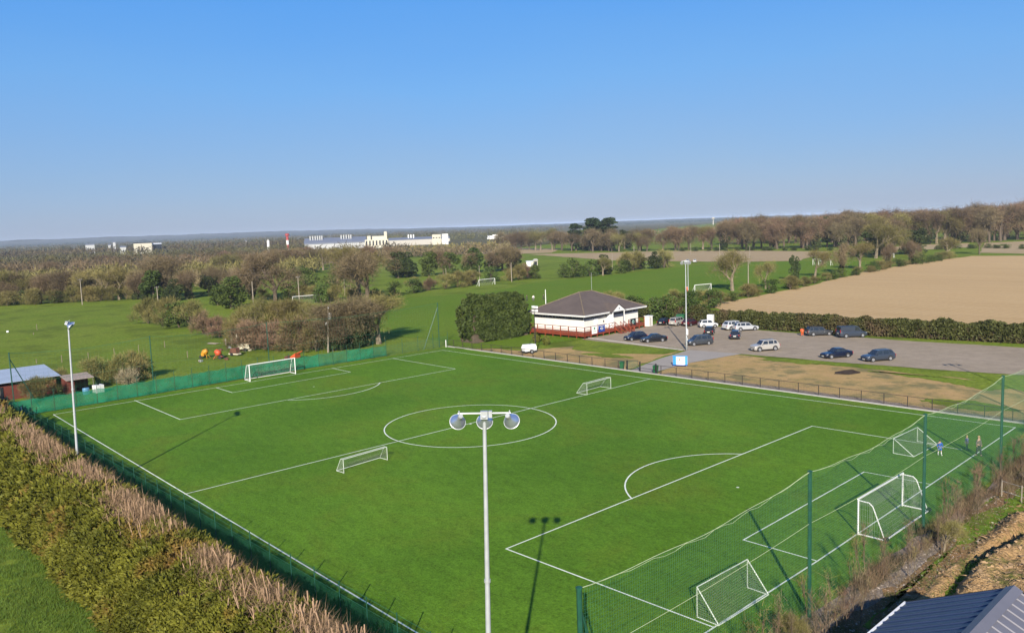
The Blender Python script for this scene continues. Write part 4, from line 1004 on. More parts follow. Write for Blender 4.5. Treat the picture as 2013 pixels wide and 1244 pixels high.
# entrance gable
gb = MB(); gy0, gy1 = -7.6, -11.6; gm_ = (gy0+gy1)/2
gb.prism([(-.75, gy0, E0+.22), (-.75, gy1, E0+.22), (-.75, gm_, E0+1.45)], (.08, 0, 0)); gab = gb.build("entrance_gable", M_WHITE, cl)
gr = MB(); gr.add([(-.85, gy0+.25, E0+.12), (-.85, gm_, E0+1.6), (3.2, gm_, E0+1.6), (1.0, gy0+.25, E0+.12), (-.85, gy1-.25, E0+.12), (1.0, gy1-.25, E0+.12)], [(0, 3, 2, 1), (1, 2, 5, 4)]); gr.build("gable_roof", M_ROOF, gab)
gl = MB(); gl.lathe([(.01, 0), (.2, 0), (.2, .03)], 12, Matrix.Translation((-.77, gm_, E0+.75)) @ rotm((-1, 0, 0)).to_4x4()); gl.build("gable_badge", M_LAMP, gab)
for y in (gy0-.2, gy1+.2): p = MB(); p.box((-.6, y, 2.6), (.14, .14, 3.3)); p.build("porch_post", M_WHITE, gab)
cbox("porch_panel", -.3, 1.1, -8.0, -8.06, 1.05, 3.9, M_WHITE, gab)
# aerial
ae = MB(); ae.tube((*r2, rz_), (*r2, rz_+3.6), .03); ae.build("aerial", M_GALV, cl)
# deck
dz = 1.05
cbox("deck_floor", -.75, 14.9, .95, -1.15, dz-.12, dz, M_REDD); cbox("deck_floor", -.75, 1.12, -1.15, EY+1.9, dz-.12, dz, M_REDD)
def drail(a, b, n, h=1.12, skirt=True):
    a, b = Vector((*a, 0)), Vector((*b, 0))
    for i in range(n+1):
        p = a.lerp(b, i/n); m = MB(); m.box((p.x, p.y, (dz+h)/2), (.13, .13, dz+h)); m.build("deck_post", M_RED, cl)
    d = (b-a).normalized(); rz = atan2(d.y, d.x); c = (a+b)/2; Ln = (b-a).length
    for z, hh, nm_, mt in ((dz+h, .09, "top_rail", M_REDD), (dz+.58, .07, "middle_rail", M_RED), (dz+.2, .07, "lower_rail", M_RED)):
        m = MB(); m.box((c.x, c.y, z), (Ln, .07, hh), rz); m.build(nm_, mt, cl)
    if skirt:
        for k in range(3): m = MB(); m.box((c.x, c.y, dz-.06-.2*k), (Ln, .045, .18), rz); m.build("skirt_board", M_RED if k != 1 else M_REDD, cl)
drail((14.9, .95), (-.75, .95), 8); drail((-.75, .95), (-.75, -8.2), 5); drail((-.75, -12.6), (-.75, -17.8), 3); drail((14.9, .95), (14.9, -1.1), 1)
bk = MB(); bk.box((14.9, -.1, dz+.5), (.05, 2.0, 1.1)); bk.build("deck_screen", M_RED, cl)
def stairs(x, y0, y1):
    for k in range(5):
        s = MB(); s.box((x-.28*k-.14, (y0+y1)/2, dz-.2*k-.15), (.3, abs(y1-y0), .05)); s.build("step", M_RED, cl)
    for y in (y0, y1):
        s = MB(); s.prism([(x, y, dz), (x-1.5, y, .05), (x-1.5, y, -.0), (x, y, dz-.3)], (0, .05, 0)); s.build("stair_stringer", M_RED, cl)
        h = MB(); h.tube((x, y, dz+1.1), (x-1.5, y, 1.05), .05); h.build("handrail", M_REDD, cl)
        for k in range(6): t = k/5; q = MB(); q.tube((x-1.5*t, y, dz*(1-t)), (x-1.5*t, y, dz*(1-t)+1.05), .03 if k not in (0, 5) else .06, n=4); q.build("baluster", M_RED, cl)
stairs(-.75, -8.3, -9.9); stairs(-.75, -11.0, -12.5)
# banners tied to the deck rail: lettering too small to read in the photograph, so only their marks
def banner(name, y0, y1, z0, z1, mat, lab, mark):
    e = empty(name, cl.matrix_world @ Vector((-.86, (y0+y1)/2, 0)), R(2.4), lab, "banner"); e.location = Matrix.Translation(cl.location) @ Matrix.Rotation(R(2.4), 4, 'Z') @ Vector((-.86, (y0+y1)/2, 0))
    w_ = abs(y1-y0); b = MB(); b.box((0, 0, (z0+z1)/2), (.02, w_, z1-z0)); b.build("banner_sheet", mat, e); mark(e, w_, (z0+z1)/2)
M_BLUE = solid("royal_blue_print", (.015, .05, .26), .5); M_GRN = solid("green_print", (.02, .2, .06), .5); M_BLK = solid("black_print", (.012, .014, .016), .5)
def mk_disc(mat, r, dy=0, dzz=0, sq=1.0):
    def f(e, w_, zc):
        m = MB(); m.lathe([(.005, 0), (r, 0), (r, .012)], 16, Matrix.Translation((-.011, dy, zc+dzz)) @ Matrix.Diagonal((1, 1, sq, 1)) @ rotm((-1, 0, 0)).to_4x4()); m.build("banner_emblem", mat, e)
    return f
def both(*fs):
    def f(e, w_, zc): [q(e, w_, zc) for q in fs]
    return f
def bars(mat, ys, wd, zz=0, hh=.08):
    def f(e, w_, zc):
        for k, y in enumerate(ys): m = MB(); m.box((-.014, 0, zc+y), (.006, w_*wd, hh)); m.build("banner_stripe", mat, e)
    return f
banner("white_banner", -1.0, -2.6, .75, 2.15, M_WHITE, "white banner with a small green emblem on the deck rail", both(mk_disc(M_GRN, .22, 0, .3), bars(M_GRN, (-.25,), .55)))
banner("blue_banner", -3.0, -4.9, .85, 2.15, M_BLUE, "royal blue banner with white oval mark on the deck rail", both(mk_disc(M_WHITE, .42, 0, 0, .55), mk_disc(M_BLUE, .3, 0, 0, .5), bars(M_WHITE, (.5,), .7, hh=.1)))
banner("black_banner", -13.0, -14.8, 1.0, 2.3, M_BLK, "black banner with pale shield emblem right of the steps", both(mk_disc(solid("pale_teal_print", (.3, .5, .45), .5), .36), mk_disc(M_BLK, .2)))
# white timber kiosk at the right end of the deck
e = empty("storage_cabin", (77.2, -43.6, 0), R(2), "small white cabin at the right end of the clubhouse deck", "cabin"); b = MB(); b.box((0, 0, 1.15), (1.0, 1.3, 2.0)); b.build("wall", M_CREAM, e); b = MB(); b.box((0, 0, 2.2), (1.2, 1.5, .1)); b.build("roof", M_WHITE, e); b = MB(); b.box((-.51, .1, 1.1), (.04, .6, 1.6)); b.build("door", solid("cabin_door", (.45, .42, .38), .6), e)
e = empty("clothing_bank", (74.5, -50.8, 0), R(20), "dark green recycling container under the trees by the parked cars", "container"); b = MB(); b.box((0, 0, 1.0), (1.6, 1.4, 1.9)); b.build("container_body", M_BIN, e); b = MB(); b.box((-.82, 0, 1.4), (.06, .9, .3)); b.build("flap", M_DARK, e)
e = empty("white_cabinet", G(1397, 640), R(10), "white square cabinet behind the small silver car", "cabinet"); b = MB(); b.box((0, 0, 1.1), (1.1, 1.0, 2.2)); b.build("cabinet_body", M_WHITE, e); b = MB(); b.box((-.57, .1, 1.1), (.03, .6, 1.8)); b.build("door", M_CREAM, e)
# clipped cypress block beside the clubhouse
def cypress():
    g = np.random.default_rng(11); x0, x1, y0, y1, H = 88.8, 94.6, -22.6, -7.2, 8.1
    e = empty("cypress_screen", ((x0+x1)/2, (y0+y1)/2, 0), 0, "tall dense dark green cypress block left of the clubhouse", "hedge")
    n = 30000; P = np.zeros((n, 3)); face = g.random(n); u = g.random(n); v = g.random(n)
    A_ = [(face < .4), (face >= .4) & (face < .55), (face >= .55) & (face < .72), (face >= .72)]
    P[A_[0]] = np.c_[np.full(A_[0].sum(), x0), y0+(y1-y0)*u[A_[0]], H*v[A_[0]]]
    P[A_[1]] = np.c_[np.full(A_[1].sum(), x1), y0+(y1-y0)*u[A_[1]], H*v[A_[1]]]
    P[A_[2]] = np.c_[x0+(x1-x0)*u[A_[2]], np.where(v[A_[2]] < .5, y0, y1), H*((v[A_[2]]*2) % 1)]
    P[A_[3]] = np.c_[x0+(x1-x0)*u[A_[3]], y0+(y1-y0)*v[A_[3]], np.full(A_[3].sum(), H)]
    c = np.array([(x0+x1)/2, (y0+y1)/2, H*.45]); d = P-c; rr_ = np.sqrt((d[:, 0]/3.3)**2+(d[:, 1]/8.2)**2+(d[:, 2]/5.6)**2)
    nz = np.array([noise.noise(Vector(p*.5)) + .6*noise.noise(Vector(p*1.3)) for p in P])
    k = 1/np.maximum(1, rr_*.93); P = c+d*(k*(1+.17*nz-.10*g.random(n)))[:, None]; P[:, 2] += .25*nz; P[:, 2] = np.maximum(P[:, 2], .05)
    P -= np.array([(x0+x1)/2, (y0+y1)/2, 0])
    link("foliage", np_mesh("foliage", leaf_quads(g, P, .36, 1.7, -.6), 4, M_HEDGEC, g.random(n)), e)
    co = MB(); co.loft([[(-2, -6.8, 0), (2, -6.8, 0), (2, 6.8, 0), (-2, 6.8, 0)], [(-2.1, -7, 4), (2.1, -7, 4), (2.1, 7, 4), (-2.1, 7, 4)], [(-1.3, -5.8, 7), (1.3, -5.8, 7), (1.3, 5.8, 7), (-1.3, 5.8, 7)]]); co.build("inner_branches", M_BARK, e)
cypress()
for (u, v, h, lab) in ((1055, 673, 1.9, "small rounded golden shrub, taller of the two before the deck"), (1074, 678, 1.7, "small rounded golden shrub, wider of the two before the deck")):
    g0 = np.random.default_rng(int(u)); e = empty("round_shrub", (*G(u, v)[:2], 0), 0, lab, "shrub", "golden shrubs before the deck"); P, dn = blobs_points(g0, [((0, 0, h*.5), (h*.42, h*.42, h*.5))], 900, .7); link("foliage", np_mesh("foliage", leaf_quads(g0, P, .16, 1.4), 4, M_YEW, g0.random(900)), e); b = MB(); b.tube((0, 0, 0), (0, 0, h*.5), .05); b.build("stem", M_BARK, e)
# towable lighting tower
e = empty("lighting_trailer", (73.3, -6.0, .02), R(78), "white towable lighting tower with raised dark mast behind the rail", "lighting tower")
b = MB(); b.loft([[(-1.1, -.6, .45), (1.1, -.6, .45), (1.1, .6, .45), (-1.1, .6, .45)], [(-1.15, -.62, 1.0), (1.15, -.62, 1.0), (1.15, .62, 1.0), (-1.15, .62, 1.0)], [(-1.05, -.5, 1.5), (.95, -.5, 1.55), (.95, .5, 1.55), (-1.05, .5, 1.5)]]); b.build("engine_housing", M_WHITE, e)
for s in (-.72, .72):
    w_ = MB(); w_.tube((-.1, s-.1, .36), (-.1, s+.1, .36), .36, n=16); w_ = w_.build("wheel", M_DARK, e); h = MB(); h.tube((-.1, s-.11, .36), (-.1, s+.11, .36), .19, n=12); h.build("hub", M_GALV, w_)
b = MB(); b.tube((1.1, 0, .5), (2.2, 0, .45), .05); b.tube((1.1, -.5, .5), (2.0, 0, .45), .035); b.tube((1.1, .5, .5), (2.0, 0, .45), .035); b.build("tow_bar", M_DARK, e)
b = MB(); b.tube((-1.3, 0, .5), (-1.3, 0, 4.2), .1, n=6); b.tube((-1.3, 0, 4.2), (-1.3, 0, 7.3), .06, n=6); b.build("mast", M_DARK, e)
b = MB(); b.tube((-1.3, 0, 3.0), (-.1, 0, 1.55), .04); b.build("mast_stay", M_DARK, e)
b = MB(); b.box((-1.3, 0, 7.3), (.08, 1.2, .08)); b.build("lamp_bar", M_DARK, e)
for dy in (-.42, .42):
    for dzz in (.3, -.28): b = MB(); b.box((-1.4, dy, 7.35+dzz), (.3, .62, .36)); b.build("lamp_head", M_WHITE, e)
for s in (-1, 1): b = MB(); b.box((.3, s*.63, .95), (.9, .02, .5)); b.build("side_door", M_CREAM, e)

# ------------------------------------------------------------------ free standing club sign
M_SKYB = solid("sky_blue_print", (.05, .30, .72), .4)
sc_ = G(1338, 721); e = empty("club_sign", (45.9, -10.0, .06), R(207), "blue and white curved sign with a small crest standing on the path", "sign")
def bent(name, x0, x1, z0, z1, off, mat, n=8, dep=.28):
    V = []; F = []
    for i in range(n+1):
        x = x0+(x1-x0)*i/n; y = -dep*(1-(x/1.15)**2)-off
        V += [(x, y, z0), (x, y, z1), (x, y+.03, z0), (x, y+.03, z1)]
        if i: a = 4*i; F += [(a-4, a, a+1, a-3), (a-2, a-1, a+3, a+2), (a-3, a+1, a+3, a-1), (a-4, a-2, a+2, a)]
    F += [(0, 1, 3, 2), (4*n, 4*n+2, 4*n+3, 4*n+1)]
    m = MB(); m.add(V, F); return m.build(name, mat, e)
bent("sign_panel", -1.05, 1.05, .2, 1.5, 0, M_WHITE); bent("blue_band", -1.04, -.55, .22, 1.48, .012, M_SKYB, 3); bent("blue_band", .72, 1.04, .22, 1.48, .012, M_SKYB, 3)
bent("sign_frame", -1.08, 1.08, .14, .26, .02, M_BLUE); bent("sign_frame", -1.08, 1.08, 1.46, 1.56, .02, M_SKYB)
c = MB(); c.prism([(-.08, -.33, .98), (-.08, -.33, 1.16), (.0, -.33, 1.24), (.1, -.33, 1.16), (.1, -.33, .98), (.01, -.33, .86)], (0, -.02, 0)); c.build("crest", solid("crest_gold", (.35, .26, .10), .5), e)
c = MB(); c.box((.01, -.36, 1.05), (.08, .02, .14)); c.build("crest_centre", M_BLK, e)
c = MB(); c.box((.01, -.34, .74), (.34, .02, .03)); c.build("sign_lettering", M_BLUE, e)
for s in (-.9, .9): c = MB(); c.tube((s, .0, 0), (s, 0, 1.4), .035); c.tube((s, 0, .9), (s, .75, .0), .03); c.build("sign_leg", M_GALV, e)
c = MB(); c.prism([(-1.1, .1, .1), (-1.1, .1, 1.3), (-1.1, .55, .1)], (.04, 0, 0)); c.build("side_wing", solid("orange_print", (.6, .32, .08), .5), e)
# ------------------------------------------------------------------ vehicles
M_TYRE = solid("tyre", (.02, .02, .021), .85, var=.2); M_RIM = solid("alloy_rim", (.55, .56, .58), .3, .7)
M_TAIL = solid("tail_lamp_red", (.35, .01, .01), .2, spec=.7); M_HEAD = solid("headlamp", (.7, .73, .76), .12, .2, spec=.8)
M_PLATEY = solid("number_plate", (.75, .74, .66), .5); M_TRIM = solid("black_trim", (.02, .02, .022), .5)
def paint(name, c): return solid(name, c, .32, .15, var=.05, scale=.8, coat=.45)
# length, width, height, belt height, bonnet height, tail height, nose-to-windscreen, roof start, roof end, rear glass base, wheel radius
CARS = dict(saloon=(4.6, 1.78, 1.43, .90, .84, .98, .29, .43, .68, .86, .32), hatch=(4.1, 1.74, 1.48, .92, .86, 1.0, .25, .41, .84, .95, .31), estate=(4.7, 1.84, 1.56, .97, .92, 1.05, .27, .40, .88, .97, .34),
            suv=(4.5, 1.86, 1.70, 1.06, 1.02, 1.12, .25, .38, .86, .96, .37), mpv=(4.5, 1.80, 1.66, 1.02, .92, 1.10, .20, .36, .90, .97, .33), van=(4.9, 1.92, 1.95, 1.08, 1.02, 1.2, .17, .34, .96, .995, .34), small=(3.65, 1.66, 1.52, .96, .90, 1.0, .22, .38, .86, .96, .29))
def car(kind, loc, yaw, mat, label, panel=False, boot=False, tint=None):
    L, W, H, B, BH, TH, xw, xr, xs, xb, wr = CARS[kind]; e = empty("parked_car" if kind != "van" else "parked_van", (loc[0], loc[1], .05), yaw, label, "car" if kind != "van" else "van", "vehicles in the car park")
    X = lambda t: L/2-L*t; hw = W/2
    b = MB(); rings = []
    for t, zl, zt, k in ((0, .32, .58, .80), (.015, .24, BH-.18, .90), (.06, .20, BH-.09, .965), (xw-.02, .19, BH, 1), (xw+.03, .19, B, 1), (.5, .19, B+.01, 1.0), (.8, .19, B+.03, 1.0), (.93, .22, TH-.02, .97), (.985, .28, TH-.08, .91), (1, .36, TH-.22, .84)):
        w_ = hw*k; x = X(t); rings.append([(x, -w_*.90, zl), (x, -w_, zl+.16), (x, -w_*1.0, zl+(zt-zl)*.62), (x, -w_*.955, zt-.05), (x, -w_*.86, zt), (x, 0, zt+.025), (x, w_*.86, zt), (x, w_*.955, zt-.05), (x, w_, zl+(zt-zl)*.62), (x, w_, zl+.16), (x, w_*.90, zl)])
    b.loft(rings[::-1]); body = b.build("body", mat, e, False)
    g = MB(); lo = [(X(xw), hw*.86, B-.04), (X(xb), hw*.86, TH-.05 if kind != "saloon" else TH-.04)]; hi = [(X(xr), hw*.68, H-.03), (X(xs), hw*.68, H-.04)]
    if kind == "van": hi = [(X(xr), hw*.80, H-.03), (X(xs), hw*.82, H-.03)]
    q = lambda p, s: (p[0], s*p[1], p[2])
    mid = Vector(((hi[0][0]+hi[1][0])/2, 0, H))
    top0 = [q(hi[0], -1), q(hi[1], -1), q(hi[1], 1), q(hi[0], 1)]; bot = [q(lo[0], -1), q(lo[1], -1), q(lo[1], 1), q(lo[0], 1)]
    cr = [(hi[0][0]-.12, -hi[0][1]*.85, H), (hi[1][0]+.08, -hi[1][1]*.85, H-.01), (hi[1][0]+.08, hi[1][1]*.85, H-.01), (hi[0][0]-.12, hi[0][1]*.85, H)]
    g.add(bot+top0+cr, [(0, 1, 5, 4), (1, 2, 6, 5), (2, 3, 7, 6), (3, 0, 4, 7), (4, 5, 9, 8), (5, 6, 10, 9), (6, 7, 11, 10), (7, 4, 8, 11), (8, 9, 10, 11)]); g.build("roof", mat, e)
    def pane(name, a, b_, c, d, m1=.08, m2=.12, out=.012, mt=M_GLASS):
        a, b_, c, d = map(Vector, (a, b_, c, d)); n = (b_-a).cross(d-a).normalized(); ce = (a+b_+c+d)/4
        if n.dot(ce-Vector((0, 0, B*.9))) < 0: n = -n
        bl = lambda u, v: (a*(1-u)+b_*u)*(1-v)+(d*(1-u)+c*u)*v
        pts = [bl(m1, m2)+n*out, bl(1-m1, m2)+n*out, bl(1-m1, 1-m2)+n*out, bl(m1, 1-m2)+n*out]
        m = MB(); m.prism(pts, -n*.02); return m.build(name, mt, e)
    pane("windscreen", bot[0], bot[3], top0[3], top0[0], .05, .08)
    pane("rear_window", bot[1], bot[2], top0[2], top0[1], .10, .16)
    for s in (0, 1):
        A_, B_, C_, D_ = (bot[0], bot[1], top0[1], top0[0]) if s == 0 else (bot[3], bot[2], top0[2], top0[3]); A_, B_, C_, D_ = map(Vector, (A_, B_, C_, D_))
        spl = ((.08, .40), (.43, .70), (.73, .93)) if kind in ("estate", "suv", "mpv", "van") else ((.09, .47), (.50, .90))
        if panel: spl = ((.08, .34),)
        for a, z in spl:
            # split along the belt; the upper edge is shorter than the lower one
            u0, u1 = (D_-A_).dot((B_-A_).normalized())/(B_-A_).length, 1-(B_-C_).dot((B_-A_).normalized())/(B_-A_).length
            up = lambda t: D_.lerp(C_, max(0.02, min(.98, (t-u0)/(u1-u0))))
            pane("side_window", A_.lerp(B_, a), A_.lerp(B_, z), up(z), up(a), .02, .12)
    # arches, wheels, lamps, bumpers, mirrors, plates
    wb = (.185*L, L*.79)
    for xx in wb:
        x = L/2-xx
        for s in (-1, 1):
            a = MB(); a.tube((x, s*(hw-.10), wr+.02), (x, s*(hw+.006), wr+.02), wr+.075, n=18); a.build("wheel_arch", M_TRIM, e)
            t = MB(); t.tube((x, s*(hw-.20), wr), (x, s*(hw+.014), wr), wr, n=18); t = t.build("wheel", M_TYRE, e)
            r_ = MB(); m4 = Matrix.Translation((x, s*(hw+.012), wr)) @ rotm((0, s, 0)).to_4x4(); r_.lathe([(.05, .02), (wr*.60, .0), (wr*.66, .014), (wr*.66, -.02)], 10, m4); r_.build("rim", M_RIM, t)
    for s in (-1, 1):
        h = MB(); h.prism([(X(.02), s*hw*.50, BH-.30), (X(.035), s*hw*.93, BH-.26), (X(.075), s*hw*.945, BH-.14), (X(.03), s*hw*.55, BH-.17)], (.03, s*.012, .035)); h.build("headlight", M_HEAD, e)
        zt = TH-.28 if kind not in ("van", "mpv") else TH-.05; hh = .34 if kind not in ("van", "mpv") else .5
        h = MB(); h.box((X(.985)-.015, s*hw*.80, zt), (.09, .17, hh)); h.build("tail_light", M_TAIL, e)
        h = MB(); h.box((X(xw+.05), s*(hw+.07), B+.06), (.12, .17, .12)); h.build("mirror", mat, e)
        h = MB(); h.box((X(.5), s*(hw+.002), .26), (L*.46, .02, .12)); h.build("sill_trim", M_TRIM, e)
        for t_ in (.45, .64):
            h = MB(); h.box((X(t_), s*(hw*.985+.012), B-.12), (.16, .02, .03)); h.build("door_handle", M_TRIM if panel else mat, e)
    h = MB(); h.box((X(0)-.01, 0, .42), (.06, hw*1.0, .16)); h.build("grille", M_TRIM, e)
    h = MB(); h.box((X(1)-.012, 0, .62 if kind != "van" else .75), (.03, .5, .12)); h.build("number_plate", M_PLATEY, e)
    h = MB(); h.box((X(0)+.025, 0, .36), (.02, .5, .11)); h.build("number_plate", M_PLATEY, e)
    h = MB(); h.box((X(1)-.0, 0, .36), (.09, hw*1.5, .12)); h.build("bumper", M_TRIM, e)
    if kind in ("estate", "suv", "mpv"):
        for s in (-1, 1): h = MB(); h.tube((X(xr+.06), s*hw*.60, H+.03), (X(xs-.02), s*hw*.60, H+.03), .02, n=5); h.build("roof_rail", M_TRIM, e)
    if boot:
        h = MB(); h.prism([(X(xs), -hw*.7, H+.0), (X(xs), hw*.7, H+.0), (X(xs)-.75, hw*.7, H+.42), (X(xs)-.75, -hw*.7, H+.42)], (0, 0, .06)); h.build("open_tailgate", mat, e)
        h = MB(); h.box((X(.975), 0, .98), (.16, hw*1.4, .6)); h.build("boot_opening", M_TRIM, e)
    return e
def by_wheels(fr, re, kind):
    a, b = G(*fr), G(*re); d = (a-b); d.z = 0; d.normalize(); m = (a+b)/2; n = Vector((-d.y, d.x, 0))
    if n.dot(m-CAM) < 0: n = -n
    return m+n*(CARS[kind][1]/2), atan2(d.y, d.x)
PN = lambda n, c: paint(n, c)
NAVY = PN("navy_car_paint", (.008, .012, .030)); BLACKP = PN("black_car_paint", (.008, .008, .010)); SLATE = PN("slate_blue_car_paint", (.035, .045, .065)); GREYD = PN("dark_grey_car_paint", (.045, .05, .058))
SILV = PN("silver_car_paint", (.42, .43, .44)); SILB = PN("warm_silver_car_paint", (.38, .36, .33)); MAROON = PN("maroon_car_paint", (.055, .010, .012)); PALE = PN("pale_silver_car_paint", (.55, .56, .56))
for kind, fr, re, mt, lab in (
    ("estate", (1716.4, 712.3), (1752, 709.3), SLATE, "dark slate estate car nearest the grass verge, rightmost of its row"),
    ("saloon", (1634.4, 706), (1668.7, 703), NAVY, "shiny navy saloon beside the rightmost estate car"),
    ("suv", (1493, 692), (1526, 689.4), SILB, "warm silver tall hatchback at the corner of the trodden verge"),
    ("mpv", (1363.2, 680.7), (1396, 678.2), GREYD, "dark grey hatchback right behind the entrance floodlight mast"),
    ("saloon", (1273.3, 674.2), (1303.7, 672.2), BLACKP, "black saloon in front of the other dark car below the steps"),
    ("hatch", (1239, 671), (1269, 668), NAVY, "dark blue hatchback partly hidden behind the black saloon by the steps"),
    ("estate", (1482.4, 650.2), (1456.8, 651.7), SILV, "silver estate parked against the hedge beside the pale jeep"),
    ("small", (1406, 644.2), (1383, 645.2), PALE, "small pale silver car in front of the white cabinet")):
    p, y = by_wheels(fr, re, kind); car(kind, p, y, mt, lab)
p, y = by_wheels((1627.7, 660), (1600.4, 661.3), "estate"); car("estate", p, y, GREYD, "dark grey estate with its tailgate open beside the orange jacket", boot=True)
p, y = by_wheels((1696, 663.3), (1662.5, 665), "van"); car("van", p, y, SLATE, "large dark van by the hedge, the rightmost vehicle of the back row", panel=True)
car("saloon", G(1303, 640)+Vector((.6, -1.6, 0)), R(-78), BLACKP, "black car at the left end of the row near the clothing bank")
car("mpv", G(1326, 641)+Vector((.3, -1.5, 0)), R(-84), SILB, "silver people carrier between the black and the maroon cars")
car("hatch", G(1350, 642)+Vector((.2, -1.6, 0)), R(-88), MAROON, "maroon hatchback behind the mast, beside the silver people carrier")
car("hatch", G(1390, 660)+Vector((.8, -2.0, 0)), R(-62), BLACKP, "black hatchback seen from behind, behind the dark grey hatchback")
car("hatch", G(1443, 668.5)+Vector((.9, -1.9, 0)), R(-62), NAVY, "navy hatchback seen from behind standing alone mid car park")
car("suv", G(1440, 649)+Vector((.2, -.9, 0)), R(-112), PALE, "pale jeep with its spare side to the camera beside the silver estate")
car("estate", G(1352, 516), R(-60), SILV, "silver car far off at the top of the playing field"); car("hatch", G(1366, 516), R(-60), PALE, "pale car far off beside the silver one above the playing field")

# ------------------------------------------------------------------ people
SKIN = solid("skin", (.50, .31, .22), .6, var=.08); HAIRD = solid("dark_hair", (.03, .02, .015), .8)
def skin_obj(name, joints, edges, mat, parent, root=0, sub=1):
    me = bpy.data.meshes.new(name); me.from_pydata([j[0] for j in joints], edges, []); me.materials.append(mat)
    o = link(name, me, parent); sm = o.modifiers.new("skin", 'SKIN')
    for i, j in enumerate(joints):
        d = me.skin_vertices[0].data[i]; r_ = j[1]; d.radius = (r_, r_) if isinstance(r_, (int, float)) else r_; d.use_root = (i == root)
    sm.use_smooth_shade = True; s2 = o.modifiers.new("sub", 'SUBSURF'); s2.levels = sub; s2.render_levels = sub; return o
def person(loc, yaw, h, label, top, trous, long_legs=True, hair=HAIRD, stride=.15, bend=0.0, arms=.25, long_arms=True, socks=None):
    e = empty("person", (loc[0], loc[1], .035), yaw, label, "person", None); s = h/1.75
    V = lambda x, y, z: Vector((x, y, z))*s
    def up(p):  # bend the upper body forward about the hips
        p = Vector(p); q = p-Vector((0, 0, .95)); c, n = cos(bend), sin(bend); return Vector((q.x*c+q.z*n, q.y, -q.x*n+q.z*c+.95))*s
    st = stride; k = .02
    J = [(V(0, 0, .95), .125*s), (up((0, 0, 1.18)), .12*s), (up((0, 0, 1.38)), .13*s), (up((0, 0, 1.50)), .055*s), (up((.02, 0, 1.62)), .095*s), (up((.015, 0, 1.69)), .085*s),
         (up((0, .19, 1.40)), .06*s), (up((arms*.4, .25, 1.14)), .045*s), (up((arms, .22, .92)), .035*s), (up((arms+.03, .21, .84)), .035*s),
         (up((0, -.19, 1.40)), .06*s), (up((-arms*.3, -.26, 1.14)), .045*s), (up((arms*.1, -.25, .92)), .035*s), (up((arms*.2, -.25, .84)), .035*s),
         (V(0, .10, .88), .095*s), (V(st*.6+k, .11, .50), .065*s), (V(st, .11, .10), .045*s), (V(st+.12, .12, .035), .04*s),
         (V(0, -.10, .88), .095*s), (V(-st*.3+k, -.11, .50), .065*s), (V(-st, -.11, .12), .045*s), (V(-st+.12, -.12, .04), .04*s)]
    E_ = [(0, 1), (1, 2), (2, 3), (3, 4), (4, 5), (2, 6), (6, 7), (7, 8), (8, 9), (2, 10), (10, 11), (11, 12), (12, 13), (0, 14), (14, 15), (15, 16), (16, 17), (0, 18), (18, 19), (19, 20), (20, 21)]
    skin_obj("body", J, E_, SKIN, e, 0, 2)
    gr = lambda i, a, f=0: (J[i][0], J[i][1]+a*s)
    hand = 8 if long_arms else 7
    js = [gr(0, .04), gr(1, .05), gr(2, .035), gr(6, .02), gr(7, .02), gr(10, .018), gr(11, .02)]; es = [(0, 1), (1, 2), (2, 3), (3, 4), (2, 5), (5, 6)]
    if long_arms: js += [gr(8, .018), gr(12, .018)]; es += [(4, 7), (6, 8)]
    skin_obj("shirt" if not long_arms else "jacket", js, es, top, e, 0, 2)
    if long_legs: js = [gr(0, .022), gr(14, .02), gr(15, .02), gr(16, .02), gr(18, .02), gr(19, .02), gr(20, .02)]; es = [(0, 1), (1, 2), (2, 3), (0, 4), (4, 5), (5, 6)]
    else: js = [gr(0, .024), gr(14, .03), gr(15, .028), gr(18, .03), gr(19, .028)]; es = [(0, 1), (1, 2), (0, 3), (3, 4)]
    skin_obj("trousers" if long_legs else "shorts", js, es, trous, e, 0, 2)
    if socks:
        for a, b in ((15, 16), (19, 20)): m = MB(); m.tube(J[a][0].lerp(J[b][0], .3), J[b][0], .06*s, .05*s, 8); m.build("sock", socks, e, True)
    for a, b in ((16, 17), (20, 21)): m = MB(); m.ball((J[a][0]+J[b][0])/2+Vector((.02*s, 0, -.02*s)), .085*s, 8, (1.4, .65, .6)); m.build("shoe", M_TRIM if long_legs else M_WHITE, e, True)
    hd = J[4][0]; m = MB(); m.ball(hd+Vector((-.018*s, 0, .045*s)), .118*s, 10, (1, .95, .95)); m.build("hair", hair, e, True)
    m = MB(); m.ball(hd+Vector((.105*s, 0, -.005*s)), .02*s, 6, (1, .7, 1.2)); m.build("nose", SKIN, e)
    for y_ in (-.035, .035): m = MB(); m.ball(hd+Vector((.092*s, y_*s, .022*s)), .012*s, 6); m.build("eye", M_TRIM, e)
    for y_ in (-.098, .098): m = MB(); m.ball(hd+Vector((0, y_*s, .0)), .025*s, 6, (.8, .4, 1.2)); m.build("ear", SKIN, e)
    return e
KIT = solid("bright_blue_kit", (.01, .07, .42), .7); PURP = solid("dull_purple_top", (.11, .10, .24), .7); DKB = solid("dark_tracksuit", (.03, .03, .035), .8); GRB = solid("grey_brown_coat", (.13, .10, .09), .8); ORG = solid("orange_jacket_cloth", (.62, .10, .02), .7); GRT = solid("grey_tights", (.16, .14, .15), .8)
BLON = solid("fair_hair", (.38, .26, .12), .8)
person(G(1847, 895), 2.4, 1.38, "child in bright blue kit standing beside the triangular goal", KIT, KIT, False, long_arms=True, socks=M_WHITE, stride=.16)
person(G(1900, 885), -2.2, 1.34, "child in purple top with arms raised forward between the other two players", PURP, GRT, True, hair=BLON, stride=.18, arms=.35)
person(G(1923, 897), 2.9, 1.80, "adult in grey brown coat and dark trousers watching by the goal line", GRB, DKB, True, hair=BLON, stride=.16, arms=.12)
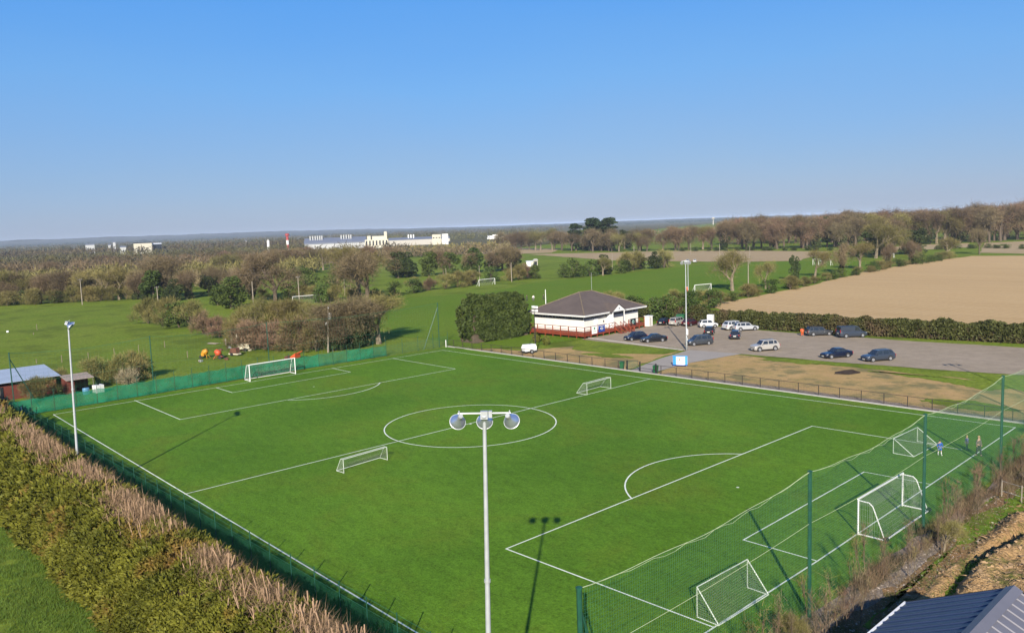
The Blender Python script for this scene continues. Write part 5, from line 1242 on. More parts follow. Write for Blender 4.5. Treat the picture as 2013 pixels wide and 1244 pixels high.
person(G(1577, 661)+Vector((0, 0, 0)), -.9, 1.75, "person in orange jacket bending at the open tailgate", ORG, ORG, True, stride=.1, bend=1.0)
for i, (u, v, c1, c2, lab) in enumerate(((1007, 586, M_WHITE, DKB, "leftmost distant player in white top on the playing field"), (1036, 592, DKB, DKB, "distant player in dark kit, second from left on the playing field"), (1048.5, 592, M_WHITE, GRT, "distant player in white top close to the dark one"), (1068.5, 590, DKB, DKB, "distant dark player beside the short white pole"), (1351, 574, ORG, ORG, "distant person in red beyond the entrance mast"))):
    person(G(u, v), i*1.3, 1.75, lab, c1, c2, True, stride=.2+.05*i)
# ------------------------------------------------------------------ the clipped hedge in the foreground
def fg_hedge():
    e = empty("cypress_hedge", (0, 0, 0), 0, "long overgrown olive cypress hedge with brown sawn off tops running along the pitch fence", "hedge")
    g = np.random.default_rng(21); X0, X1 = -2.0, 112.0
    # cross-section: pitch side wall, flat hacked top, long drooping meadow side
    prof = [(69.3, .1), (69.0, 1.6), (69.1, 3.0), (69.5, 3.6), (70.4, 3.75), (71.5, 3.55), (72.7, 2.95), (73.8, 1.9), (74.5, .8), (74.7, .05)]
    pr_ = np.array(prof); sl_ = np.r_[0, np.cumsum(np.linalg.norm(np.diff(pr_, axis=0), axis=1))]; T = sl_[-1]
    def surf(x, t):
        y = np.interp(t, sl_, pr_[:, 0]); z = np.interp(t, sl_, pr_[:, 1]); return np.stack([x, y, z], 1)
    def field(P, s, seed): return np.array([noise.noise(Vector((p[0]*s, p[1]*s, p[2]*s+seed))) for p in P])
    def bulge(P, t):
        n1 = field(P, .35, 3); n2 = field(P, 1.1, 9); c = np.array([0, 71.6, 1.4]); d = (P-c)*np.array([0, 1, 1]); d /= np.linalg.norm(d, axis=1)[:, None]+1e-9
        ends = .35*np.clip(field(P, .12, 20), -1, 1)
        return P+d*(.50*n1+.42*n2+ends)[:, None], n2
    dens = []
    for a, b, k, sz in ((X0, 24, 760, .105), (24, 42, 500, .13), (42, 66, 260, .18), (66, X1, 130, .26)):
        n = int((b-a)*T*k); x = a+(b-a)*g.random(n); t = T*g.random(n); P = surf(x, t); P, n2 = bulge(P, t)
        # hacked zone along the crest: keep few green sprays there
        crest = np.exp(-((t-4.35)/.85)**2); patchy = field(P*np.array([1, .6, .6]), .26, 40); keep = g.random(n) > np.clip(crest*(patchy*3.5+1.0), 0, .93)
        hole = (n2 < -.27) & (g.random(n) < .85); keep &= ~hole
        # sprays: each a small fan of leaf scales pointing out of the hedge
        P = P[keep]; sp_ = 10; m_ = len(P)//sp_; C_ = P[g.permutation(len(P))[:m_]]; D_ = rvec(g, m_)*.7; D_[:, 2] += .45; D_[:, 1] += np.where(C_[:, 1] > 71.3, .6, -.35); D_ /= np.linalg.norm(D_, axis=1)[:, None]
        s_ = .50*(sz/.105)**.45; tt_ = g.random((m_, sp_)); fan = rvec(g, m_*sp_).reshape(m_, sp_, 3); dep = -.28*g.random((m_, 1, 1))
        P = (C_[:, None, :]+D_[:, None, :]*(dep+tt_[..., None]*s_)+fan*(.04+.26*tt_[..., None])*s_).reshape(-1, 3); P[:, 2] = np.maximum(P[:, 2], .03)
        dd_ = (D_[:, None, :]+fan*.7).reshape(-1, 3); dd_ /= np.linalg.norm(dd_, axis=1)[:, None]; wd_ = np.cross(dd_, rvec(g, len(P))); wd_ /= np.linalg.norm(wd_, axis=1)[:, None]+1e-9
        zz = (sz*(.6+.8*g.random(len(P))))[:, None]; Q = np.stack([P-dd_*zz*.8, P+wd_*zz*.42, P+dd_*zz*1.2, P-wd_*zz*.42], 1).reshape(-1, 3)
        dens.append((Q, (np.repeat(g.random(m_), sp_)*.6+.4*g.random(len(P)))))
    link("foliage", np_mesh("foliage", np.concatenate([d[0] for d in dens]), 4, M_LEYL, np.concatenate([d[1] for d in dens])), e)
    # shaded woody core that fills the hedge under the sprays
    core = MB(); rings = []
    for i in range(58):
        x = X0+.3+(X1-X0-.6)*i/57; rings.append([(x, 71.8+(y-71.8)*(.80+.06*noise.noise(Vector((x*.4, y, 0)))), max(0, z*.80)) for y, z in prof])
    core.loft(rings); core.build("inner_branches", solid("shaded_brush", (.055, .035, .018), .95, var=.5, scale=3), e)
    # brown twiggy brush left where it was cut
    def crest_pts(n, lo, hi, zs):
        x = lo+(hi-lo)*g.random(n); t = 4.35+.72*g.normal(size=n); P = surf(x, np.clip(t, 2.9, 6.6)); pk = field(P*np.array([1, .6, .6]), .26, 40); P = P[pk > -.22+.12*g.normal(size=len(P))]; P[:, 2] += zs*(g.random(len(P))-.35); return P
    Tt = []; rn = []
    for lo, hi, n, ln_, wd in ((X0, 30, 17000, .66, .019), (30, 60, 12000, .8, .030), (60, X1, 9000, .9, .05)):
        P = crest_pts(n, lo, hi, .7); D = rvec(g, len(P))*.9; D[:, 2] += .75; Tt.append(twig_tris(g, P, D, ln_, wd)); rn.append(g.random(len(P)))
    o = link("cut_brushwood", np_mesh("cut_brushwood", np.concatenate(Tt), 3, M_BRUSH, np.concatenate(rn)), e); o["kind"] = "stuff"
    # sawn stems standing out of it
    P = crest_pts(1700, X0, 95, 0); order = np.argsort(P[:, 0]); P = P[order]; protos = []
    for k in range(8):
        m = MB(); r_ = random.Random(k); b_ = (r_.uniform(-.16, .16), r_.uniform(-.16, .16)); m.tube((0, 0, -.5), (b_[0]*.4, b_[1]*.4, .2), .040, .032, 5); m.tube((b_[0]*.4, b_[1]*.4, .2), (b_[0], b_[1], .75), .032, .022, 5)
        if k % 2: m.tube((b_[0]*.4, b_[1]*.4, .2), (b_[0]*-1.5, b_[1]*2, .62), .018, .01, 4)
        protos.append(m.mesh("cut_stem", M_CUT))
    rest = MB()
    for i, p in enumerate(P):
        s = float(.5+.95*g.random()**1.5); 
        if i < 290:
            o = link("cut_stem", protos[i % 8], e, (p[0], p[1], p[2]-.1)); o.scale = (s, s, s*1.05); o.rotation_euler = (g.normal()*.2, g.normal()*.2, g.random()*6.28)
        else:
            a = Vector(p)-Vector((0, 0, .4)); b = Vector(p)+Vector((g.normal()*.13, g.normal()*.13, .75*s)); rest.tube(a, b, .034, .022, 4)
    o = rest.build("cut_stems", M_CUT, e); o["kind"] = "stuff"
fg_hedge()
# rough grass in the near left corner: real tufts
def tufts(name, x0, x1, y0, y1, n, h, wd, mat, seed, test=None):
    g = np.random.default_rng(seed); P = np.c_[x0+(x1-x0)*g.random(n), y0+(y1-y0)*g.random(n), np.zeros(n)]
    k = np.array([noise.noise(Vector((p[0]*.6, p[1]*.6, seed))) for p in P]); P = P[k > -.35+.5*(g.random(n)-.5)]
    if test is not None: P = P[np.array([test(p) for p in P])]
    D = rvec(g, len(P))*.55; D[:, 2] = 1; o = link(name, np_mesh(name, twig_tris(g, P, D, h, wd), 3, mat, g.random(len(P)))); o["kind"] = "stuff"; return o
M_TUFT = leafmat("grass_blades", (.055, .120, .014), (.115, .185, .028), clump=1.2, objrand=0)
tufts("rough_grass", 14, 62, 74.5, 82, 90000, .20, .030, M_TUFT, 3)
# ------------------------------------------------------------------ whips and shrubs on the bank by the near goal
def saplings():
    protos = []
    for k in range(7):
        rr = random.Random(50+k); segs, ends, sc = skeleton(rr, 10, 3, (8, 24), .085, rr.uniform(-.06, .06), .40, 2, .9); m = MB()
        for p, q, r0, r1 in segs: m.tube(p*sc, q*sc, max(.035, r0), max(.02, r1), 4, cap=False)
        g = np.random.default_rng(k); E_ = np.array([x[0]*sc for x in ends]); D = np.array([x[1] for x in ends]); kk = 9
        P = np.repeat(E_, kk, 0)+g.normal(size=(len(E_)*kk, 3))*.35; T = twig_tris(g, P, np.repeat(D, kk, 0)+rvec(g, len(P))*.9, 1.4, .055)
        protos.append((m.mesh("stem", solid("whip_bark", (.11, .08, .052), .9, var=.4)), np_mesh("twigs", T, 3, M_TWIGG if k % 3 == 0 else M_TWIGR if k % 3 == 1 else M_TWIG, g.random(len(P)))))
    rr = random.Random(9)
    for i in range(112):
        y = 66-i*.6+rr.uniform(-.4, .4); x = rr.choice((-3.7, -4.1, -4.6, -5.2))+rr.uniform(-.3, .3); h = rr.uniform(1.8, 3.5)*(1.0 if y > 8 else .9)
        pk_ = rr.randrange(7); seg = "behind the nearest net pole" if y > 58 else "behind the bottom triangular goal" if y > 46 else "between the triangular and full size goals" if y > 38 else "behind the near full size goal" if y > 26 else "between the full size goal and wire fence" if y > 16 else "behind the watching adult" if y > 8 else "at the far end of the bank"
        e = empty("bare_sapling", (x, y, 0), rr.uniform(0, 6.28), f"{'net side' if x > -4.35 else 'soil side'} {('short' if h < 2.2 else 'tall' if h > 2.75 else 'middling')} {('olive', 'pale brown', 'grey brown')[pk_ % 3]} leafless sapling {seg}", "sapling", "saplings on the bank"); e.scale = (h/10, h/10, h/10)
        for nme, me in zip(("stem", "twigs"), protos[pk_]): link(nme, me, e)
saplings()
for (x, y, h, k, lab) in ((-6.2, 5.5, 4.2, "bush", "brown twiggy shrub at the near corner behind the players"), (-7.6, 9.8, 4.6, "bush", "largest brown shrub on the bank at the right edge"), (-5.2, 1.2, 3.6, "budding", "olive shrub beside the corner net pole"), (-9.0, 3.5, 5.2, "bush", "tall brown shrub beyond the corner of the pitch"), (-5.8, -2.5, 4.2, "bush", "olive brown shrub at the end of the rail"), (-8.5, -4.5, 4.6, "bushgreen", "green shrub past the end of the rail"),
        (-4.6, 60.5, 2.1, "budding", "low budding shrub under the nearest net pole"), (-3.6, 54.5, 1.7, "bushgreen", "low green shrub at the foot of the small triangular goal"), (-4.3, 51.5, 1.9, "budding", "yellowish budding shrub beside the triangular goal"), (-7.3, 14.5, 3.2, "bush", "brown shrub by the wire fence"), (-7.4, 19, 2.6, "bush", "low brown shrub beside the gap in the bank"), (-5.2, 34.5, 2.2, "budding", "greenish low shrub behind the full size goal")):
    plant(k, (x, y), h, 1.05, lab, "shrubs on the bank")
def brush(name, x0, x1, y0, y1, n, h, mat, seed):
    g = np.random.default_rng(seed); P = np.c_[x0+(x1-x0)*g.random(n), y0+(y1-y0)*g.random(n), np.zeros(n)]; k = np.array([noise.noise(Vector((p[0]*.5, p[1]*.3, seed))) for p in P]); P = P[k > -.05]; P[:, 2] = .25*g.random(len(P))
    D = rvec(g, len(P)); D[:, 2] = abs(D[:, 2])+.5; o = link(name, np_mesh(name, twig_tris(g, P, D, h, .016), 3, mat, g.random(len(P)))); o["kind"] = "stuff"
brush("dry_undergrowth", -4.3, -3.0, -6, 66, 16000, .5, M_IVY, 4); brush("dry_undergrowth", -4.3, -3.1, -6, 66, 15000, .75, M_TWIG, 5); brush("dry_undergrowth", -4.3, -3.1, -6, 66, 9000, .7, M_BRUSH, 25); brush("dry_undergrowth", -5.6, -4.2, -6, 66, 8000, .5, M_TWIG, 15); brush("dry_undergrowth", -8.5, -4.4, -8, 20, 20000, .8, M_TWIG, 6)
brush("bank_weeds", -7.4, -5.4, 10, 62, 9000, .3, M_TUFT, 7)
# clods on the mound and litter of stones
def clods(name, n, x0, x1, y0, y1, smin, smax, mat, seed, z=.05):
    rr = random.Random(seed); m = MB(); DG = HAZE
    for i in range(n):
        x, y = rr.uniform(x0, x1), rr.uniform(y0, y1); s = rr.uniform(smin, smax)*rr.random()**.5; q = [Vector((x+rr.gauss(0, s), y+rr.gauss(0, s), z+rr.uniform(-.3, 1)*s)) for _ in range(4)]
        m.add(q, [(0, 1, 2), (0, 2, 3), (0, 3, 1), (1, 3, 2)])
    o = m.build(name, mat); o["kind"] = "stuff"
clods("loose_stones", 5200, -6.2, -3.9, -4, 66, .02, .07, solid("chipping_stone", (.42, .35, .29), .9, var=.4, scale=8), 3, .07)
clods("soil_clods", 1500, -8.4, -5.2, 6, 60, .05, .16, M_SUBSOIL, 4, .1)
clods("verge_rubble", 1600, -2, 90, -4.7, -3.7, .02, .09, solid("rubble", (.2, .16, .12), .9, var=.5, scale=5), 5, .06)
cm_ = MB(); rr_ = random.Random(8)
for i in range(5200):
    x, y = rr_.uniform(-15, -5.8), rr_.uniform(22.5, 47.5); s = rr_.uniform(.03, .15)*rr_.random()**.4; z = mound_h(x, y)
    if z < .15: continue
    q = [Vector((x+rr_.gauss(0, s), y+rr_.gauss(0, s), z+rr_.uniform(-.3, 1)*s)) for _ in range(4)]; cm_.add(q, [(0, 1, 2), (0, 2, 3), (0, 3, 1), (1, 3, 2)])
o = cm_.build("mound_clods", solid("mound_clod_earth", (.36, .235, .12), .95, var=.5, scale=2)); o["kind"] = "stuff"
e = empty("wire_fence", (0, 0, 0), 0, "short pale post and wire fence on the bank at the right edge", "fence")
for a in ((-4.65, 21.2), (-6.1, 21.8), (-7.6, 22.4)): m = MB(); m.tube((*a, 0), (*a, 1.35), .045, n=6); m.build("fence_post", M_WOOD, e)
for z in (.5, 1.25): m = MB(); m.tube((-4.65, 21.2, z), (-7.6, 22.4, z), .012, n=4); m.build("wire", M_GALV, e)
# ------------------------------------------------------------------ blue-grey shed roof in the near right corner
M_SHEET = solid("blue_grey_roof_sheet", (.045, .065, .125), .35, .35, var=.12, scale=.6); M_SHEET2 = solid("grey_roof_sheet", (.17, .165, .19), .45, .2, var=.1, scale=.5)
e = empty("shed", (-12.9, 55.5, 0), 0, "dark blue ribbed sheet roof of a shed at the bottom right corner", "shed")
Y0, Y1, xe, ze, zr, xw_ = -6.5, 7.5, 4.4, 3.0, 5.1, -4.4
m = MB(); m.box((0, .5, 1.4), (8.3, 13.4, 2.8)); m.prism([(-4.1, -6.2, 2.8), (4.1, -6.2, 2.8), (0, -6.2, 4.85)], (0, 13.4, 0)); m.build("wall", solid("shed_boarding", (.10, .06, .04), .8, var=.3), e)
nsh = 22
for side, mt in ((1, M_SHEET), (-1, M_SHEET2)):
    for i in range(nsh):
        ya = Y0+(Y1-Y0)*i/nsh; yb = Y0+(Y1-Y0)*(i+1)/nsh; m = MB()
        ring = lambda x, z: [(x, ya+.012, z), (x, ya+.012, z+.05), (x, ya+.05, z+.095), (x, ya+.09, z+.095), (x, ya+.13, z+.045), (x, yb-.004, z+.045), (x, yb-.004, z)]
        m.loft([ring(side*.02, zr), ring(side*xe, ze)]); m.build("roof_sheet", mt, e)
m = MB(); m.prism([(.34, Y0-.05, zr-.02), (0, Y0-.05, zr+.16), (-.34, Y0-.05, zr-.02), (0, Y0-.05, zr+.10)], (0, Y1-Y0+.1, 0)); m.build("ridge_cap", M_SHEET2, e)
m = MB(); m.box((xe+.06, (Y0+Y1)/2, ze+.0), (.12, Y1-Y0+.1, .12)); m.build("gutter", M_WHITE, e)
for s in (1, -1): m = MB(); m.prism([(0, Y0-.03, zr+.1), (s*(xe+.02), Y0-.03, ze+.08), (s*(xe+.02), Y0-.03, ze-.12), (0, Y0-.03, zr-.1)], (0, -.05, 0)); m.build("barge_board", M_DARK, e)
# ------------------------------------------------------------------ old barn and scrap at far left
M_BRICK = groundmat("old_red_brick", [(.16, .045, .035), (.20, .06, .045), (.12, .045, .04)], .5, 2, 9, .3, .02); M_TIN = solid("pale_blue_sheeting", (.40, .46, .54), .5, .2, var=.1, scale=.5)
e = empty("brick_barn", (104.8, 57.0, 0), 0, "low red brick barn with pale blue sheet roof behind the corner of the pitch", "barn")
m = MB(); m.box((4.0, 12.2, 1.22), (7.6, 24, 2.44)); m.prism([(.2, .2, 2.44), (7.8, .2, 2.44), (7.8, .2, 3.1)], (0, .3, 0)); bw = m.build("wall", M_BRICK, e)
for i in range(13):
    y = -.3+2.0*i; m = MB(); m.prism([(-.5, y, 2.5), (8.2, y, 3.2), (8.2, y+1.985, 3.2), (-.5, y+1.985, 2.5)], (0, 0, .07)); m.build("roof_sheet", M_TIN, e)
for y in (3.3, 7.2, 10.6):
    m = MB(); m.box((.17, y, 1.15), (.06, .9, 1.5)); w_ = m.build("window_opening", M_WINDARK, e); m = MB(); m.box((.12, y, 1.15), (.05, .14, 1.7)); m.box((.12, y, .35), (.08, 1.3, .16)); m.build("timber_brace", M_WOOD, w_)
e = empty("lean_to", (101.1, 54.8, 0), 0, "small open fronted brick lean to with rusty roof edge next to the barn", "shed"); e.scale = (.8, .62, .95)
m = MB(); m.box((2.5, 2.9, 1.1), (3.2, .25, 2.2)); m.box((4.1, .2, 1.1), (.25, 5.4, 2.2)); m.box((.9, 2.2, 1.0), (.25, 1.5, 2.0)); m.build("wall", M_BRICK, e)
m = MB(); m.prism([(.3, -2.6, 2.15), (4.6, -2.6, 2.5), (4.6, 3.2, 2.5), (.3, 3.2, 2.15)], (0, 0, .09)); m.build("roof", solid("rusty_sheet", (.30, .24, .20), .8, var=.3), e)
m = MB(); m.tube((.5, -2.4, 0), (.5, -2.4, 2.2), .06); m.build("corner_post", M_WOOD, e)
e = empty("water_tank", (99.8, 53.2, 0), .2, "white cube shaped water tank seen through the windbreak cloth", "tank"); m = MB(); m.box((0, 0, .62), (1.1, 1.1, 1.05)); m.build("tank_body", M_WHITE, e); m = MB()
for a in (-.57, .57):
    for b_ in (-.57, 0, .57): m.tube((a, b_, .05), (a, b_, 1.2), .015); m.tube((b_, a, .05), (b_, a, 1.2), .015)
m.build("cage", M_GALV, e); m = MB(); m.tube((0, 0, 1.15), (0, 0, 1.24), .15, n=10); m.build("cap", M_DARK, e)
e = empty("blue_drum", (100.2, 54.7, 0), 0, "pale blue plastic drum left of the white water tank", "drum"); m = MB(); m.lathe([(.42, 0), (.45, .1), (.45, .8), (.42, .9), (.15, .92)], 16); m.build("drum_body", solid("blue_drum_plastic", (.10, .25, .42), .5), e); m = MB(); m.tube((.15, 0, .92), (.15, 0, .98), .05); m.build("drum_cap", M_DARK, e)
M_YEL = solid("yellow_machine_paint", (.50, .22, .01), .5, var=.25); M_ORG = solid("orange_red_paint", (.50, .07, .02), .55, var=.3); M_RUST = solid("rusty_steel", (.13, .05, .03), .8, var=.5)
def mixer(loc, yaw, mat, lab):
    e = empty("cement_mixer", (loc[0], loc[1], 0), yaw, lab, "cement mixer", "old machines in the meadow"); e.scale = (1.1, 1.1, 1.1); m4 = Matrix.Translation((0, 0, 1.0)) @ Matrix.Rotation(R(-50), 4, 'Y')
    m = MB(); m.lathe([(.25, -.55), (.48, -.3), (.5, .05), (.32, .45), (.3, .5)], 14, m4); m.build("drum", mat, e, True); m = MB(); m.lathe([(.28, .5), (.02, .2)], 14, m4, cap=False); m.build("drum_mouth", M_RUST, e)
    m = MB(); m.tube((-.6, -.5, .0), (-.1, 0, .9), .04); m.tube((-.6, .5, .0), (-.1, 0, .9), .04); m.tube((.7, 0, .3), (-.1, 0, .8), .05); m.box((.1, .45, .7), (.5, .35, .5)); m.build("frame", mat, e)
    for s in (-.5, .5): m = MB(); m.tube((.5, s-.05, .28), (.5, s+.05, .28), .28, n=14); m.build("wheel", M_DARK, e)
mixer(G(404, 704), .6, M_YEL, "yellow cement mixer standing in the meadow"); mixer(G(429, 705), -2.4, M_ORG, "orange red cement mixer beside the yellow one")
e = empty("site_trailer", (*G(480, 690)[:2], 0), R(65), "cream box trailer with upright flue among the meadow scrap", "trailer"); M_CRM = solid("cream_paint", (.66, .60, .45), .6)
m = MB(); m.box((0, 0, .95), (1.9, 1.2, 1.0)); m.build("box_body", M_CRM, e); m = MB(); m.tube((1.1, 0, .5), (1.1, 0, 3.3), .13); m.build("flue", M_CRM, e)
for s in (-.65, .65): m = MB(); m.tube((-.1, s-.08, .3), (-.1, s+.08, .3), .3, n=14); m.build("wheel", M_DARK, e)
m = MB(); m.box((-1.4, 0, .5), (.9, .1, .1)); m.build("drawbar", M_RUST, e)
e = empty("rusty_trailer", (*G(462, 699)[:2], 0), R(20), "rusty brown machine in front of the cream trailer", "machine"); m = MB(); m.loft([[(-.9, -.5, .5), (.9, -.5, .5), (.9, .5, .5), (-.9, .5, .5)], [(-.7, -.5, 1.4), (.4, -.5, 1.4), (.4, .5, 1.4), (-.7, .5, 1.4)]]); m.build("hopper", M_RUST, e); m = MB(); m.box((0, 0, .35), (2.2, .9, .18)); m.build("chassis", M_CRM, e)
for s in (-.5, .5): m = MB(); m.tube((.3, s-.07, .3), (.3, s+.07, .3), .3, n=12); m.build("wheel", M_DARK, e)
e = empty("machine_bucket", (*G(580, 704)[:2], 0), .4, "orange digger bucket lying by the brambles behind the goal", "bucket"); m = MB(); m.loft([[(-.6, -.7, 0), (.5, -.7, 0), (.5, -.7, .3), (-.6, -.7, 1.0)], [(-.6, .7, 0), (.5, .7, 0), (.5, .7, .3), (-.6, .7, 1.0)]]); m.build("bucket_shell", M_ORG, e); m = MB(); m.tube((-.6, 0, .9), (-1.6, 0, 1.3), .09); m.build("bucket_arm", M_ORG, e)
for i, (u, v, a, lab) in enumerate(((420, 676, .3, "heap of grey planks left in the meadow"), (444, 678, 1.3, "leaning grey pallet, left of two by the brambles"), (455, 677, 1.2, "leaning grey pallet, right of two by the brambles"))):
    e = empty("plank_heap" if i == 0 else "pallet", (*G(u, v)[:2], 0), a, lab, "timber")
    for k in range(5): m = MB(); m.box((rnd.uniform(-.1, .1), -.5+.25*k, .12+.05*(k % 2)) if i == 0 else (0, -.5+.25*k, .5), (2.6, .2, .06) if i == 0 else (.07, .2, 1.4), rnd.uniform(-.15, .15) if i == 0 else 0); m.build("plank", M_WOOD, e)
    if i: m = MB(); m.box((.06, 0, .2), (.07, 1.3, .1)); m.box((.06, 0, .9), (.07, 1.3, .1)); m.build("bearer", M_WOOD, e)
for i, (u, v, c, s, lab) in enumerate(((490, 689, M_CRM, .35, "pale scrap box at the right of the cream trailer"), (452, 684, M_GALV, .3, "small grey scrap drum above the red mixer"), (395, 711, M_GALV, .3, "grey scrap lying left below the yellow mixer"), (445, 707, M_RUST, .35, "rusty scrap box right of the red mixer"), (433, 689, M_RUST, .3, "brown scrap behind the mixers"), (565, 705, M_RUST, .4, "brown scrap beside the orange bucket"), (15, 653, M_WHITE, .3, "small white tub at the far left of the meadow"))):
    e = empty("scrap_item", (*G(u, v)[:2], 0), i, lab, "scrap"); m = MB(); m.loft([[(-s, -s*.7, 0), (s, -s*.7, 0), (s, s*.7, 0), (-s, s*.7, 0)], [(-s*1.1, -s*.8, s), (s*1.1, -s*.8, s*1.2), (s, s*.8, s*1.3), (-s, s*.8, s)]]); m.build("box_body", c, e); m = MB(); m.tube((s, 0, s), (s*2.2, .1, .05), .05); m.build("bar", M_RUST, e)
for i, (u, v, h) in enumerate(((73, 649, 1.5), (122, 712, 1.3), (174, 705, 1.2), (225, 699, 1.4), (273, 691, 1.3), (324, 683, 1.3), (369, 703, 1.2), (66, 658, .6), (72, 714, .8))):
    p = G(u, v); m = MB(); m.tube((0, 0, 0), (.03, 0, h), .07, .06, 6); o = m.build("stake", M_BARKPALE); o.location = (p.x, p.y, 0)
    tag(o, f"{ORD[i]} pale electric fence stake counted along the left meadow", "stake", "fence stakes in the left meadow")
# ------------------------------------------------------------------ poles across the fields
M_INS = solid("insulator_grey", (.4, .4, .42), .4)
def pole(b, t, label, name="utility_pole", arm=True, lean=0, mat=None, r=.16):
    p = G(*b); tr_ = ray(*t); k = ((p-CAM).x*tr_.x+(p-CAM).y*tr_.y)/(tr_.x**2+tr_.y**2); h = (CAM+tr_*k).z
    e = empty(name, (p.x, p.y, 0), rnd.uniform(-.4, .4), label, "pole", "poles standing across the fields"); m = MB(); m.tube((0, 0, 0), (lean, 0, h), r, r*.7, 8); m.build("shaft", mat or M_WOOD, e)
    if arm: m = MB(); m.box((lean, 0, h-.35), (.12, 1.7, .12), .6); m.build("crossarm", M_WOOD, e); [MB().lathe([(.05, 0), (.07, .12), (.03, .2)], 6, Matrix.Translation((lean-sin(.6)*q, cos(.6)*q, h-.29))).build("insulator", M_INS, e) for q in (-.7, 0, .7)]
    return e, h
for i, (b, t, lab) in enumerate((((162, 599), (160, 548), "utility pole in front of the left tree line"), ((311, 597), (309, 563), "utility pole rising above the brown thicket"), ((499, 606), (497, 553), "utility pole beside the ivy dark tree"), ((589, 597), (587, 543), "utility pole standing behind the meadow goal"), ((602, 524), (601, 496), "thin distant pole left of the factory, left of two"), ((648, 528), (647, 495), "thin distant pole left of the factory, right of two"),
        ((678, 580), (676, 540), "pole between the meadow goal and the tallest budding tree"), ((878, 566), (877, 527), "dark pole behind the low bushes left of the playing field goal"), ((943, 552), (941, 522), "pole directly above the playing field goal"), ((1006, 554), (1004, 516), "pole between the playing field goal and the white hut"), ((1204, 530), (1203, 497), "thin pole among the bushes left of the far goal"), ((1247, 529), (1246, 484), "tall pole immediately left of the far white goal"),
        ((1289, 522), (1287, 492), "pole right of the far white goal"), ((1307, 521), (1306, 505), "short pole right of the far white goal"), ((1415, 518), (1414, 480), "pole standing in front of the brown stubble field"), ((1471, 561), (1469, 511), "pole in the boundary right of the near goal"), ((1474, 519), (1473, 483), "thin pole at the right end of the brown field"), ((1358, 500), (1357, 478), "thin distant pole directly above the entrance mast"), ((556, 508), (555, 495), "tiny distant pole below the red and white tower"), ((1720, 484), (1719, 468), "tiny pole before the skyline wood"))):
    pole(b, t, lab, arm=i in (0, 1, 3), r=.17 if i < 4 or i in (9, 11, 14, 15) else .13)
pole((1073, 598), (1072, 569), "short white pole on the playing field beside the dark player", "marker_pole", False, 0, M_WHITE, .12); pole((1353, 574), (1352, 512), "pale pole just left behind the entrance floodlight mast", "marker_pole", False, 0, M_GALV, .14)
e, h = pole((645, 693), (634, 602), "leaning wooden pole carrying a grey transformer behind the windbreak", arm=True, lean=-.0)
e.rotation_euler = (0, R(-4), .5); m = MB(); m.lathe([(.3, h*.72), (.34, h*.73), (.34, h*.84), (.28, h*.86)], 12, Matrix.Translation((-.42, .1, 0))); m.build("transformer", M_GALV, e); m = MB(); m.box((.25, .1, h*.63), (.35, .3, .4)); m.build("switch_box", M_WHITE, e)
for i, (p, lab) in enumerate((((91.0, -2.4), "white corner post at the far corner of the pitch"), ((90.9, 64.6), "white corner post at the far left corner of the pitch"))):
    m = MB(); m.tube((0, 0, 0), (0, 0, 1.3), .07, n=8); o = m.build("corner_post", M_WHITE); o.location = (*p, .03); tag(o, lab, "post")
# overhead barn of the field, far hut
def far_box(name, u0, u1, vb, vt, dist, depth, mat, label, cat, roof=None, rh=0.0, group=None, z0=0):
    a, b = AT(u0, vb, dist), AT(u1, vb, dist); top = AT((u0+u1)/2, vt, dist).z; d = (b-a); d.z = 0; Ln = d.length; yaw = atan2(d.y, d.x); c = (a+b)/2; n = Vector((-d.y, d.x, 0)).normalized(); 
    if n.dot(c-CAM) < 0: n = -n
    e = empty(name, (c.x+n.x*depth/2, c.y+n.y*depth/2, 0), yaw, label, cat, group); m = MB(); m.box((0, 0, (top+z0)/2), (Ln, depth, top-z0)); m.build("wall", mat, e)
    if roof:
        m = MB(); m.loft([[(-Ln/2-.4, -depth/2-.4, top), (Ln/2+.4, -depth/2-.4, top), (Ln/2+.4, depth/2+.4, top), (-Ln/2-.4, depth/2+.4, top)], [(-Ln/2+.3, -.2, top+rh), (Ln/2-.3, -.2, top+rh), (Ln/2-.3, .2, top+rh), (-Ln/2+.3, .2, top+rh)]]); m.build("roof", roof, e)
    return e, Ln, top
M_BLUER = solid("blue_grey_factory_roof", (.14, .16, .21), .7); M_CRB = solid("cream_factory_wall", (.52, .49, .39), .8); M_FARW = solid("weathered_far_white", (.42, .43, .43), .8); M_REDW = solid("red_tower_paint", (.36, .06, .06), .7)
def wins(e, Ln, n, z, depth, mat=M_WINDARK, w_=.9, h=1.2):
    for i in range(n): m = MB(); m.box((-Ln/2+Ln*(i+.5)/n, (-1)*(depth/2+.05), z), (Ln/n*.55, .1, h)); m.build("window", mat, e)
def side(e):  # the facade facing the camera in the building's own frame
    q = (Matrix.Rotation(-e.rotation_euler.z, 4, 'Z') @ (CAM-Vector(e.location))); return -1 if q.y < 0 else 1
D0 = 1000
e, Ln, tp = far_box("factory_hall", 598, 722, 484, 476, D0, 40, M_FARW, "long low factory hall with blue roof and two rows of white vents", "factory", M_BLUER, 5.5)
s_ = side(e)
for i, u in enumerate((610, 615, 620, 624.5, 629, 633, 671, 676, 681, 686, 690)):
    p = AT(u, 470, D0+12); m = MB(); q = e.matrix_world; loc = Matrix.Rotation(-e.rotation_euler.z, 4, 'Z') @ (p-Vector(e.location)); m.tube((loc.x, loc.y, tp+2.5), (loc.x, loc.y, tp+8.2), .9, n=8); m.build("roof_vent", M_FARW, e)
m = MB(); m.box((0, s_*20.2, tp-.8), (Ln, .3, 1.6)); m.build("fascia", M_BLUER, e)
e, Ln, tp = far_box("factory_block", 718, 764, 490, 471, D0-30, 26, M_CRB, "tall cream factory block with a stair tower left of centre", "factory", None); s_ = side(e)
